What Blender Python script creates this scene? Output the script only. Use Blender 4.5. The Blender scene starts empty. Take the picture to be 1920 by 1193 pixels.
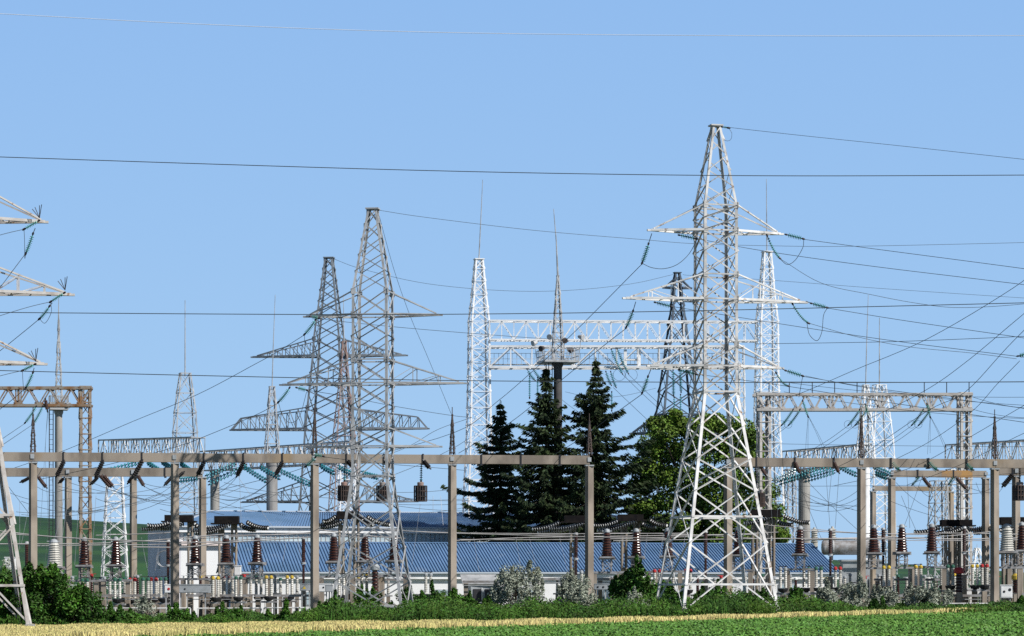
import bpy, math, random
import numpy as np
from mathutils import Vector, Matrix
R = math.radians
F, HZ, EYE = 5355.0, 1100.0, 2.0          # focal length in photo pixels, horizon row, eye height (m)
random.seed(7); rng = np.random.default_rng(7)
sc = bpy.context.scene
col = sc.collection
V = Vector
def W(px, py, Y): return V(((px-960)*Y/F, Y, EYE+(HZ-py)*Y/F))
def zat(py, Y): return EYE+(HZ-py)*Y/F
def g(x, y=170.0): return 0.016*max(-60, min(60, x))
ORD = ['first','second','third','fourth','fifth','sixth','seventh','eighth','ninth','tenth','eleventh','twelfth']

# ---------------------------------------------------------------- materials
def mat(name, c, rough=.7, metal=0., c2=None, scale=2., lo=.4, hi=.6, stretch=None, island=0., bump=0., bscale=30., spec=.4, c3=None, s3=1.2, lo3=.6, hi3=.7):
    m = bpy.data.materials.new(name); m.use_nodes = True
    nt = m.node_tree; N = nt.nodes; L = nt.links
    b = N['Principled BSDF']; b.inputs['Roughness'].default_value = rough; b.inputs['Metallic'].default_value = metal
    b.inputs['Specular IOR Level'].default_value = spec
    b.inputs['Base Color'].default_value = (*c, 1)
    out = None
    geo = N.new('ShaderNodeNewGeometry')
    mp = N.new('ShaderNodeMapping'); L.new(geo.outputs['Position'], mp.inputs[0])
    if stretch: mp.inputs['Scale'].default_value = stretch
    def layer(base, cc, s, l, h):
        nz = N.new('ShaderNodeTexNoise'); nz.inputs['Scale'].default_value = s; nz.inputs['Detail'].default_value = 5
        L.new(mp.outputs[0], nz.inputs['Vector'])
        mr = N.new('ShaderNodeMapRange'); mr.inputs[1].default_value = l; mr.inputs[2].default_value = h
        L.new(nz.outputs['Fac'], mr.inputs[0])
        mx = N.new('ShaderNodeMix'); mx.data_type = 'RGBA'
        L.new(mr.outputs[0], mx.inputs['Factor'])
        if base is None: mx.inputs[6].default_value = (*c, 1)
        else: L.new(base, mx.inputs[6])
        mx.inputs[7].default_value = (*cc, 1)
        return mx.outputs[2]
    if c2: out = layer(out, c2, scale, lo, hi)
    if c3: out = layer(out, c3, s3, lo3, hi3)
    if island:
        hs = N.new('ShaderNodeHueSaturation')
        mr = N.new('ShaderNodeMapRange'); mr.inputs[3].default_value = 1-island; mr.inputs[4].default_value = 1+island
        L.new(geo.outputs['Random Per Island'], mr.inputs[0]); L.new(mr.outputs[0], hs.inputs['Value'])
        mr2 = N.new('ShaderNodeMapRange'); mr2.inputs[3].default_value = .5-.05*island; mr2.inputs[4].default_value = .5+.02*island
        L.new(geo.outputs['Random Per Island'], mr2.inputs[0]); L.new(mr2.outputs[0], hs.inputs['Hue'])
        if out is None: hs.inputs['Color'].default_value = (*c, 1)
        else: L.new(out, hs.inputs['Color'])
        out = hs.outputs[0]
    if out is not None: L.new(out, b.inputs['Base Color'])
    if bump:
        nz = N.new('ShaderNodeTexNoise'); nz.inputs['Scale'].default_value = bscale; nz.inputs['Detail'].default_value = 4
        L.new(geo.outputs['Position'], nz.inputs['Vector'])
        bp = N.new('ShaderNodeBump'); bp.inputs['Strength'].default_value = bump; bp.inputs['Distance'].default_value = .03
        L.new(nz.outputs['Fac'], bp.inputs['Height']); L.new(bp.outputs[0], b.inputs['Normal'])
    return m
M = {}
M['white'] = mat('white_paint', (.74,.73,.715), .6, 0, (.50,.485,.47), 1.1, .46, .66, c3=(.26,.16,.10), s3=2.3, lo3=.63, hi3=.70)
M['weathered'] = mat('weathered_white_paint', (.56,.55,.535), .6, 0, (.31,.305,.295), 1.0, .44, .62, c3=(.22,.14,.09), s3=2.3, lo3=.63, hi3=.70)
M['whiteclean'] = mat('clean_white_paint', (.78,.78,.78), .5, 0, (.62,.62,.62), 1.2, .5, .7)
M['galv'] = mat('galvanised_steel', (.40,.405,.41), .5, .1, (.25,.255,.26), 1.4, .45, .65, c3=(.50,.50,.50), s3=.6, lo3=.55, hi3=.7)
M['galv2'] = mat('hazed_weathered_steel', (.22,.245,.27), .55, .15, (.13,.145,.165), 1.2, .45, .65)  # blue-grey cast is distance haze painted into the steel; mottling is wear
M['bluesteel'] = mat('dark_steel', (.085,.115,.15), .6, .2, (.055,.07,.095), 1.2)
M['rust'] = mat('rusty_steel', (.27,.235,.195), .75, .0, (.24,.13,.06), 1.3, .48, .62, c3=(.14,.075,.04), s3=3.1, lo3=.58, hi3=.66)
M['greygantry'] = mat('pinkish_grey_paint', (.47,.445,.42), .6, 0, (.34,.30,.27), 1.7, .5, .7, c3=(.25,.15,.09), s3=2.9, lo3=.64, hi3=.7)
M['redsteel'] = mat('red_oxide_steel', (.26,.165,.14), .7, 0, (.25,.235,.225), 1.5, .45, .6)
M['dark'] = mat('dark_metal', (.03,.03,.035), .5, .3)
M['darkrust'] = mat('dark_rust', (.09,.06,.05), .7, .1, (.045,.04,.04), 3)
M['concrete'] = mat('weathered_concrete', (.315,.268,.22), .9, 0, (.185,.155,.128), .9, .42, .62, stretch=(1.,1.,.45), bump=.12, bscale=9, c3=(.33,.23,.12), s3=.33, lo3=.62, hi3=.74)
M['stained'] = mat('orange_stained_concrete', (.29,.24,.19), .9, 0, (.46,.24,.07), .5, .44, .56, stretch=(.5,1.,1.), c3=(.2,.17,.14), s3=1.3)
M['concrete2'] = mat('pale_concrete', (.33,.32,.30), .9, 0, (.22,.21,.20), 1.1, .45, .65, stretch=(1.,1.,.35), bump=.1, bscale=7)
M['darkbeam'] = mat('shaded_black_beam', (.010,.009,.010), .9, 0, (.018,.015,.014), 3, spec=.1)  # near-black base paints in the shade on these beams
M['teal'] = mat('green_insulator_glass', (.075,.34,.28), .25, 0, (.05,.25,.21), 4, spec=.7)
M['tealblue'] = mat('blue_green_insulator_glass', (.04,.26,.30), .25, 0, (.025,.17,.21), 4, spec=.7)
M['black'] = mat('black_porcelain', (.016,.013,.013), .3, 0, spec=.5)
M['brown'] = mat('brown_porcelain', (.050,.018,.012), .25, 0, (.033,.012,.009), 3, spec=.5)
M['brown2'] = mat('dusty_brown_porcelain', (.10,.062,.052), .35, 0, (.055,.03,.025), 3, spec=.5)
M['porcelain'] = mat('pale_porcelain', (.52,.505,.46), .35, 0, (.40,.385,.345), 3, spec=.5)
M['whitecap'] = mat('white_cap', (.75,.75,.73), .5)
M['red'] = mat('red_phase_paint', (.45,.03,.03), .5, 0, (.3,.025,.025), 4)
M['yellow'] = mat('yellow_phase_paint', (.62,.43,.04), .5, 0, (.42,.3,.05), 4)
M['green'] = mat('green_phase_paint', (.03,.11,.075), .5)
M['greypaint'] = mat('grey_enamel', (.36,.38,.40), .45, 0, (.28,.3,.31), 1.5)
M['steelstand'] = mat('grey_steel_stand', (.33,.33,.34), .55, .2, (.22,.2,.19), 2.5)
M['wire'] = mat('dark_conductor', (.05,.062,.07), .6, .3)
M['wire2'] = mat('aluminium_conductor', (.30,.31,.33), .5, .3)
M['tube'] = mat('aluminium_tube', (.50,.48,.47), .45, .2, (.38,.36,.35), 1.2)
M['roof'] = mat('blue_roof_sheet', (.125,.225,.385), .5, .0, (.10,.185,.31), .25, .4, .65, spec=.35, c3=(.18,.265,.39), s3=.8, lo3=.58, hi3=.74)
M['wall'] = mat('white_render', (.74,.74,.745), .9, 0, (.64,.64,.65), .5, .5, .7, bump=.1)
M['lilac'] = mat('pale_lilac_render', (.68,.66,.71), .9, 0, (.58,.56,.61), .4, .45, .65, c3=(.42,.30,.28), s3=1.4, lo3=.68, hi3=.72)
M['ledge'] = mat('pinkish_ledge', (.70,.60,.57), .8, 0, (.6,.5,.47), .8)
M['glassband'] = mat('ribbed_glazing', (.42,.52,.56), .3, 0, (.34,.43,.48), .5, spec=.6)
M['blueroofend'] = mat('pale_roof_edge', (.45,.50,.56), .6)
M['bark'] = mat('bark', (.07,.05,.038), .95, 0, (.04,.03,.022), 6)
M['spruce'] = mat('spruce_needles', (.034,.054,.018), .75, 0, (.014,.027,.013), .8, island=.6, spec=.2)
M['leaf'] = mat('broad_leaves', (.105,.18,.018), .65, 0, (.058,.115,.014), .6, island=.5, spec=.3)
M['bush'] = mat('bush_leaves', (.050,.140,.011), .65, 0, (.026,.080,.009), .55, island=.5, spec=.3)
M['weed'] = mat('weed_leaves', (.048,.126,.012), .7, 0, (.024,.070,.010), .4, island=.5, c3=(.06,.13,.012), s3=.5, lo3=.5, hi3=.65, spec=.25)
M['silver'] = mat('silver_leaves', (.33,.36,.285), .75, 0, (.22,.245,.19), .8, island=.35, spec=.25)
M['wheat'] = mat('ripe_wheat', (.68,.58,.245), .8, 0, (.55,.50,.19), .22, .4, .65, island=.3, spec=.2)
M['wheatgreen'] = mat('greenish_wheat', (.30,.31,.09), .8, 0, island=.3, spec=.2)
M['crop'] = mat('crop_leaves', (.105,.235,.035), .6, 0, (.072,.18,.028), .22, .4, .6, island=.28, spec=.3)
M['palewire'] = mat('pale_cable', (.62,.64,.68), .6)
M['soil'] = mat('field_soil', (.075,.075,.028), .95, 0, (.05,.06,.022), .8, bump=.3, bscale=4)
M['gravel'] = mat('yard_gravel', (.11,.115,.065), .95, 0, (.06,.09,.03), .25, .45, .6, bump=.3, bscale=8)
M['hill'] = mat('hill_crop', (.019,.080,.015), .9, 0, (.008,.042,.014), .012, .42, .58, stretch=(.35,1.5,2.), bump=.5, bscale=.6, c3=(.028,.085,.014), s3=.03, lo3=.55, hi3=.7)

# ---------------------------------------------------------------- object helpers
def link(o): col.objects.link(o); return o
def tag(o, label=None, cat=None, group=None, kind=None):
    if label: o['label'] = label
    if cat: o['category'] = cat
    if group: o['group'] = group
    if kind: o['kind'] = kind
    return o
def thing(name, label, cat, loc=(0,0,0), rotz=0., group=None):
    o = link(bpy.data.objects.new(name, None)); o.empty_display_size = .3
    o.location = loc; o.rotation_euler = (0,0,rotz)
    return tag(o, label, cat, group)
def dup(root, loc, rotz=None, label=None, group=None, scale=None):
    r = link(root.copy()); r.location = loc
    if rotz is not None: r.rotation_euler = (0,0,rotz)
    if label: r['label'] = label
    if group: r['group'] = group
    if scale: r.scale = scale
    for ch in list(root.children):
        c = link(ch.copy()); c.parent = r
        for k in list(ch.children):
            d = link(k.copy()); d.parent = c
    return r
class MB:
    def __init__(s): s.v = []; s.f = []
    def add(s, vs, fs):
        n = len(s.v); s.v += [tuple(p) for p in vs]; s.f += [tuple(i+n for i in f) for f in fs]; return s
    def frame(s, a, b, ref=None):
        d = (b-a).normalized()
        r = V(ref) if ref is not None else (V((0,0,1)) if abs(d.z) < .92 else V((0,1,0)))
        u = d.cross(r)
        if u.length < 1e-5: u = d.cross(V((1,0,0)))
        u.normalize(); return d, u, u.cross(d).normalized()
    def bar(s, a, b, w, h=None, ref=None):
        a, b = V(a), V(b); h = h or w
        if (b-a).length < 1e-4: return s
        d, u, v = s.frame(a, b, ref)
        q = [(-1,-1),(1,-1),(1,1),(-1,1)]
        return s.add([p+u*(x*w/2)+v*(y*h/2) for p in (a,b) for x,y in q], [(3,2,1,0),(4,5,6,7)]+[(i,(i+1)%4,(i+1)%4+4,i+4) for i in range(4)])
    def ell(s, a, b, w, t, u, v):
        a, b = V(a), V(b); u, v = V(u).normalized(), V(v).normalized()
        q = [(0,0),(w,0),(w,t),(t,t),(t,w),(0,w)]
        vs = [p+u*x+v*y for p in (a,b) for x,y in q]
        return s.add(vs, [(0,1,2,3),(0,3,4,5),(9,8,7,6),(11,10,9,6)]+[(i,(i+1)%6,(i+1)%6+6,i+6) for i in range(6)])
    def box(s, c, size, rz=0.):
        c = V(c); cs, sn = math.cos(rz), math.sin(rz); x, y, z = (k/2 for k in size)
        vs = []
        for zz in (-z, z):
            for xx, yy in ((-x,-y),(x,-y),(x,y),(-x,y)):
                vs.append(c+V((xx*cs-yy*sn, xx*sn+yy*cs, zz)))
        return s.add(vs, [(3,2,1,0),(4,5,6,7)]+[(i,(i+1)%4,(i+1)%4+4,i+4) for i in range(4)])
    def tube(s, pts, r, n=5, taper=None, closed=False):
        pts = [V(p) for p in pts]; m = len(pts)
        if m < 2: return s
        vs = []
        for i, p in enumerate(pts):
            d = pts[min(i+1,m-1)]-pts[max(i-1,0)]
            if d.length < 1e-6: d = V((0,0,1))
            d.normalize()
            u = d.cross(V((0,0,1)) if abs(d.z) < .92 else V((0,1,0))).normalized(); v = u.cross(d)
            rr = r if taper is None else r*taper[i]
            vs += [p+(u*math.cos(2*math.pi*k/n)+v*math.sin(2*math.pi*k/n))*rr for k in range(n)]
        fs = [(i*n+k, i*n+(k+1)%n, (i+1)*n+(k+1)%n, (i+1)*n+k) for i in range(m-1) for k in range(n)]
        fs += [tuple(range(n-1,-1,-1)), tuple((m-1)*n+k for k in range(n))]
        return s.add(vs, fs)
    def lathe(s, prof, n=12, o=(0,0,0), axis=(0,0,1)):
        o = V(o); d = V(axis).normalized()
        u = d.cross(V((0,0,1)) if abs(d.z) < .92 else V((0,1,0))).normalized(); v = u.cross(d)
        vs = [o+d*z+(u*math.cos(2*math.pi*k/n)-v*math.sin(2*math.pi*k/n))*max(r,1e-3) for r, z in prof for k in range(n)]
        m = len(prof)
        fs = [(i*n+k, i*n+(k+1)%n, (i+1)*n+(k+1)%n, (i+1)*n+k) for i in range(m-1) for k in range(n)]
        fs += [tuple(range(n-1,-1,-1)), tuple((m-1)*n+k for k in range(n))]
        return s.add(vs, fs)
    def build(s, name, m, parent=None, smooth=False, off=None):
        me = bpy.data.meshes.new(name)
        if off is not None: vs = [(p[0]-off[0], p[1]-off[1], p[2]-off[2]) for p in s.v]
        else: vs = s.v
        me.from_pydata(vs, [], s.f); me.materials.append(M[m] if isinstance(m, str) else m)
        if smooth: me.polygons.foreach_set('use_smooth', [True]*len(me.polygons))
        me.update()
        o = link(bpy.data.objects.new(name, me))
        if parent is not None: o.parent = parent
        elif off is not None: o.location = off
        return o
def catmull(P, k=8):
    P = [V(p) for p in P]
    if len(P) < 3: return P
    Q = [P[0]*2-P[1]]+P+[P[-1]*2-P[-2]]; out = []
    for i in range(1, len(Q)-2):
        a, b, c, d = Q[i-1:i+3]
        for j in range(k):
            t = j/k
            out.append(.5*((2*b)+(c-a)*t+(2*a-5*b+4*c-d)*t*t+(3*b-a-3*c+d)*t**3))
    return out+[P[-1]]
def sagged(a, b, sag, k=14):
    a, b = V(a), V(b)
    return [a.lerp(b, i/k)-V((0,0,4*sag*(i/k)*(1-i/k))) for i in range(k+1)]

# ---------------------------------------------------------------- lattice helpers
def tower(mb, cx, cy, lv, leg=.08, dg=.05, style='X', horiz=True, rz=0.):
    """square tapering lattice; lv = [(z, half width)...]"""
    cs, sn = math.cos(rz), math.sin(rz)
    C = [(-1,-1),(1,-1),(1,1),(-1,1)]
    def pt(i, z, h):
        x, y = C[i][0]*h, C[i][1]*h
        return V((cx+x*cs-y*sn, cy+x*sn+y*cs, z))
    for (z0,h0),(z1,h1) in zip(lv[:-1], lv[1:]):
        k = lv.index((z0,h0))
        for i in range(4):
            j = (i+1) % 4
            a, b, c, d = pt(i,z0,h0), pt(j,z0,h0), pt(i,z1,h1), pt(j,z1,h1)
            mid = (a+b)/2-V((cx,cy,z0)); nrm = V((mid.x,mid.y,0)).normalized()*(dg*.55)
            mb.ell(a, c, leg, leg*.22, b-a, pt((i-1)%4,z0,h0)-a)
            if style == 'X' or (style == 'Z' and (k+i) % 2 == 0): mb.bar(a+nrm, d+nrm, dg, dg*.6, nrm)
            if style == 'X' or (style == 'Z' and (k+i) % 2 == 1): mb.bar(b-nrm*.2, c-nrm*.2, dg, dg*.6, nrm)
            if horiz: mb.bar(c, d, dg, dg*.9)
def lev(z0, h0, z1, h1, n):
    return [(z0+(z1-z0)*i/n, h0+(h1-h0)*i/n) for i in range(n+1)]
def truss(mb, a, b, height, width, n, ch=.1, dg=.06, vert=True, top=None):
    """box truss between bottom-centre points a and b"""
    a, b = V(a), V(b); d = (b-a); dn = V((d.x,d.y,0)).normalized(); s = V((-dn.y,dn.x,0))*(width/2); up = V((0,0,height))
    for q in (-1,1):
        for h in (0,1):
            mb.bar(a+s*q+up*h, b+s*q+up*h, ch, ch)
        for i in range(n):
            p, r = a+d*(i/n), a+d*((i+1)/n); o = s*q*(1+.04*q)
            if i % 2 == 0: mb.bar(p+o+up*.02, r+o+up*.98, dg, dg*.7)
            else: mb.bar(p+o+up*.98, r+o+up*.02, dg, dg*.7)
            if vert: mb.bar(r+s*q*.97, r+s*q*.97+up, dg*.85, dg*.6)
        mb.bar(a+s*q, a+s*q+up, ch*.9)
    for h in (0,1):
        for i in range(n+1):
            p = a+d*(i/n)+up*h
            mb.bar(p-s, p+s, dg*.8)
            if i < n:
                r = a+d*((i+1)/n)+up*h; k = 1 if i % 2 else -1
                mb.bar(p-s*k, r+s*k, dg*.7)
# ---------------------------------------------------------------- pylons
def interp(pts, z):
    pts = sorted(pts)
    if z <= pts[0][0]: return pts[0][1]
    for (a,x),(b,y) in zip(pts[:-1], pts[1:]):
        if z <= b: return x+(y-x)*(z-a)/(b-a)
    return pts[-1][1]
PY = {}
def pylon(key, label, px, Y, phi, top, peak, body, waist, nodes, foot, hws, arms, m, leg=.16, dg=.08, footing=True, npeak=4, group=None, peakstyle='Z', hrows=()):
    """all heights are photo rows at distance Y; hws = [(row, half side m)]; arms = [(row, tie row, length m, panels, square end)]"""
    x = (px-960)*Y/F; gz = g(x, Y)
    t = thing('lattice_pylon', label, 'pylon', (x, Y, gz), R(phi), group)
    z = lambda py: zat(py, Y)-gz
    hw = [(z(r), h) for r, h in hws]
    H = lambda zz: interp(hw, zz)
    C = [(-1,-1),(1,-1),(1,1),(-1,1)]
    P = lambda i, zz: V((C[i][0]*H(zz), C[i][1]*H(zz), zz))
    def panel(mb, za, zb, lg, dgw, style='X', horiz=False, legs=True):
        for i in range(4):
            j = (i+1) % 4; a, b, c, d = P(i,za), P(j,za), P(i,zb), P(j,zb)
            n = ((a+b)/2); n = V((n.x,n.y,0)).normalized()
            if legs: mb.ell(a, c, lg, lg*.16, b-a, P((i-1)%4,za)-a)
            ins = .02
            if style in ('X','Z0'):
                dd = (d-a).normalized(); pu = n.cross(dd)
                if pu.z > 0: pu = -pu
                o_ = -pu*dgw*.5+n*.01
                mb.ell(a+o_, d+o_, dgw, dgw*.16, pu, n)
            if style in ('X','Z1'): mb.bar(b-n*(ins+dgw*.4), c-n*(ins+dgw*.4), dgw, dgw*.3, n)
            if horiz: mb.bar(c, d, dgw*1.15, dgw*1.1)
    # peak
    mb = MB(); za, zb = z(peak), z(top)
    for k in range(npeak):
        f0, f1 = (k/npeak)**.9, ((k+1)/npeak)**.9
        panel(mb, za+(zb-za)*f0, za+(zb-za)*f1, leg*.85, dg*.8, 'X' if peakstyle == 'X' else ('Z0','Z1')[k%2] if k > 0 else 'X', k == npeak-1)
    hh = H(zb); mb.box((0,0,zb+.04), (hh*2+.25, hh*2+.2, .08))
    mb.build('peak', 'weathered' if m == 'white' else m, t)
    # body
    mb = MB(); rows = [peak]+body+[waist]
    armrows = {a[0] for a in arms} | {a[1] for a in arms}
    for r0, r1 in zip(rows[1:], rows[:-1]):
        panel(mb, z(r0), z(r1), leg, dg, 'X', r1 in armrows)
    for i in range(4):
        a, b = P(i, z(waist)), P((i+1)%4, z(waist)); mb.bar(a, b, dg*1.5, dg*1.3)
    for r in sorted(q for q in armrows | {waist} if q >= peak):
        for i in range(4):
            p = P(i, z(r)); s = leg*1.9
            for dx, dy in ((1,0),(0,1)):
                c = p+V((-C[i][0]*s*.3*dx+C[i][0]*.012*dy, -C[i][1]*s*.3*dy+C[i][1]*.012*dx, 0))
                mb.box(c, (s if dx else .03, s if dy else .03, s*1.15))
    mb.build('body_frame', 'weathered' if m == 'white' else m, t)
    # legs
    rows = [waist]+nodes+[foot]
    for i in range(4):
        mb = MB()
        for r0, r1 in zip(rows[1:], rows[:-1]):
            a, c = P(i,z(r0)), P(i,z(r1)); mb.ell(a, c, leg*1.08, leg*.2, P((i+1)%4,z(r0))-a, P((i-1)%4,z(r0))-a)
        mb.build('leg', m, t)
    mb = MB()
    for k, (r0, r1) in enumerate(zip(rows[1:], rows[:-1])):
        panel(mb, z(r0), z(r1), leg, dg*1.12, 'X', False, legs=False)
    for hr in hrows:
        for i in range(4): mb.bar(P(i,z(hr)), P((i+1)%4,z(hr)), dg*1.1, dg*1.5)
    mb.build('leg_bracing', m, t)
    if footing:
        for i in range(4):
            p = P(i, z(foot)); top_z = p.z+.02; mb = MB()
            s = .34; b = -.6
            mb.add([(p.x+a*s*q, p.y+c*s*q, zz) for zz, q in ((b,1.3),(top_z,.75)) for a,c in C], [(3,2,1,0),(4,5,6,7)]+[(k,(k+1)%4,(k+1)%4+4,k+4) for k in range(4)])
            mb.build('footing', 'concrete2', t)
    # cross arms
    for (r, tie, L, n, sq) in arms:
        zl, zt = z(r), z(tie); h0, h1 = H(zl), H(zt)
        for sx in (-1, 1):
            LL = L if not isinstance(L, tuple) else L[0 if sx < 0 else 1]
            mb = MB(); tip = V((sx*LL, 0, zl))
            e = V((sx*LL*.88, 0, zl+(zt-zl)*.55)) if sq else None
            we = .30 if sq else .05
            low = lambda f, q: V((sx*(h0+(LL-h0)*f), q*(h0+(we-h0)*f), zl))
            def up(f, q):
                if sq:
                    g1 = .88
                    if f <= g1: return V((sx*(h1+(LL*.9-h1)*f/g1), q*(h1+(we-h1)*f/g1), zt+(zl+(zt-zl)*.55-zt)*f/g1))
                    k = (f-g1)/(1-g1); return V((sx*(LL*.9+(LL-LL*.9)*k), q*we, zl+(zt-zl)*.55*(1-k)))
                return V((sx*(h1+(LL-h1)*f), q*(h1+(we-h1)*f), zt+(zl-zt)*f))
            ww = dg*1.7
            for q in (-1, 1):
                mb.bar(low(0,q), low(1,q), ww, ww*1.0)
                fs = [0,.88,1] if sq else [0,.93]
                for f0, f1 in zip(fs[:-1], fs[1:]): mb.bar(up(f0,q), up(f1,q), dg*1.15, dg)
                for k in range(1, n+1):
                    f = k/(n+1)
                    mb.bar(low(f,q), up(f,q), dg*.75, dg*.5)
                    f2 = (k-1)/(n+1) if not sq else (k+1)/(n+1)
                    if sq or k > 0: mb.bar(up(f,q), low(f2 if not sq else (k-1)/(n+1),q), dg*.75, dg*.5)
            nb = max(3, n+2)
            for k in range(nb):
                q = 1 if k % 2 else -1
                mb.bar(low(k/nb,q), low((k+1)/nb,-q), dg*.8, dg*.5)
                if k: mb.bar(low(k/nb,-1)-V((0,0,ww*.1)), low(k/nb,1)-V((0,0,ww*.1)), dg*.7, dg*.5)
            mb.bar(tip-V((sx*.5,0,.02)), tip+V((sx*.22,0,-.02)), ww*1.5, ww*.8)
            mb.build('cross_arm', m, t)
    ph = R(phi)
    PY[key] = lambda lx, row, ly=0.: V((x+lx*math.cos(ph)-ly*math.sin(ph), Y+lx*math.sin(ph)+ly*math.cos(ph), zat(row, Y)))
    return t
# white pylon
pylon('white', 'white lattice pylon with three cross arms, standing before the leafy tree', 1342, 170, 13.5, 237, 388,
      [412,435,475,517,563,605,650,688], 736, [800,862,923,1020], 1146,
      [(237,.25),(388,1.04),(736,1.06),(1146,2.985)],
      [(435,388,4.02,0,False),(563,517,5.55,2,False),(688,648,4.05,0,False)], 'white', leg=.165, dg=.078, npeak=5, hrows=(970,1096))
pylon('grey', 'mid grey lattice pylon with three cross arms, standing before the blue roofs', 699, 175, -7.5, 393, 546,
      [592,632,676,720,762,805,838], 893, [957,1024,1090], 1166,
      [(393,.28),(546,1.10),(893,1.13),(1166,2.33)],
      [(592,549,4.12,0,False),(720,676,5.62,2,False),(838,803,4.1,0,False)], 'galv', leg=.16, dg=.07, npeak=5, peakstyle='X', hrows=(1137,))
pylon('left', 'pylon cut off by the picture edge, only its arm tips and one white leg showing', -52, 158, 13.5, 195, 365,
      [412,455,500,548,590,636,680], 733, [840,985], 1170,
      [(195,.25),(365,1.04),(733,1.06),(1166,2.95)],
      [(412,365,3.95,0,False),(548,500,5.4,2,False),(680,636,3.9,0,False)], 'greygantry', leg=.19, dg=.09, npeak=5, hrows=(967,1098))
pylon('tall', 'tall blue-grey lattice pylon with wide truss cross arms, behind the mid grey pylon', 617, 285, -8, 484, 636,
      [665,700,735,768,803,850,895,940], 985, [1030], 1095,
      [(484,.40),(636,1.36),(665,1.43),(803,2.07),(940,2.5),(1095,3.35)],
      [(668,637,7.77,7,False),(805,766,9.95,8,True),(941,905,8.83,6,False)], 'galv2', leg=.2, dg=.1, npeak=7, peakstyle='X')
pylon('far', 'distant dark blue lattice pylon seen behind the white gantry and leafy tree', 1270, 345, 10, 512, 575,
      [610,650,692,735,778,820,870,930], 990, [1040], 1095,
      [(512,.34),(575,.71),(692,1.61),(778,2.24),(990,3.7),(1095,4.5)],
      [(540,524,1.6,0,False),(814,778,5.7,4,False)], 'bluesteel', leg=.24, dg=.14, npeak=3)

# ---------------------------------------------------------------- white gantry with two stacked beams
def gx(px, Y): return (px-960)*Y/F
YG = 262
t = thing('lattice_gantry', 'tall white lattice gantry with two masts and two long stacked truss beams', 'gantry', (gx(898,YG),YG,g(gx(898,YG))))
o0 = t.location.copy()
ang = R(-11.5)
for px, ptop, mast_x, mast_top in ((898,487,905,337),(1438,473,1437,336)):
    mb = MB(); X = gx(px,YG)
    rows = [1140,1085,1030,985,940,900,862,830,797,765,735,707,680,655,630,604,578,553,528,505,ptop]
    hwr = [(-1140,-0),(0,0)]
    prof = {1140:1.5,940:1.27,797:1.0,690:.9,604:.875,553:.63,ptop:.38}
    pl = [(zat(r,YG), h) for r,h in prof.items()]
    tower(mb, X, YG, [(zat(r,YG), interp(pl,zat(r,YG))) for r in rows], leg=.145, dg=.062, style='X', rz=R(13))
    mb.box((X,YG,zat(ptop,YG)+.04), (.9,.9,.08), R(13))
    mb.build('column', 'whiteclean', t, off=o0)
    mb = MB(); a = V((X,YG,zat(ptop,YG))); b = W(mast_x, mast_top, YG); m_ = a.lerp(b,.5)
    mb.tube([a,m_,b], .055, 6, [1,.75,.4]); mb.build('lightning_rod', 'galv', t, off=o0)
mb = MB(); truss(mb, W(918,638,YG), W(1419,640,YG), 1.74, 1.6, 22, .13, .085); mb.build('beam', 'whiteclean', t, off=o0)
mb = MB(); truss(mb, W(918,690,YG-.6), W(1394,690,YG-.6), 1.9, 1.8, 12, .18, .12)
mb.build('beam', 'whiteclean', t, off=o0)
mb = MB()                                                             # walkway railing inside the lower beam
a, b = W(918,684,YG-.6), W(1394,684,YG-.6)
mb.bar(a, b, .8, .05); mb.bar(a+V((0,-.4,1.0)), b+V((0,-.4,1.0)), .04); mb.bar(a+V((0,-.4,.5)), b+V((0,-.4,.5)), .03)
for i in range(57): p = a.lerp(b, i/56)+V((0,-.4,0)); mb.bar(p, p+V((0,0,1.0)), .035)
mb.build('walkway', 'galv', t, off=o0)
mb = MB()
tower(mb, gx(1390,YG), YG-.6, lev(g(17)-.2, .34, zat(690,YG), .27, 16), leg=.1, dg=.05, style='X'); mb.build('column', 'whiteclean', t, off=o0)
mb = MB()                                                             # maintenance trolley frame hanging in the lower beam
for px in (1172,1198): mb.box(W(px,672,YG-.6)+V((0,-.5,0)), (.27,.5,1.5))
mb.box(W(1185,676,YG-.6)+V((0,-.5,0)), (1.3,.55,.12)); mb.build('trolley', 'whiteclean', t, off=o0)

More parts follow.
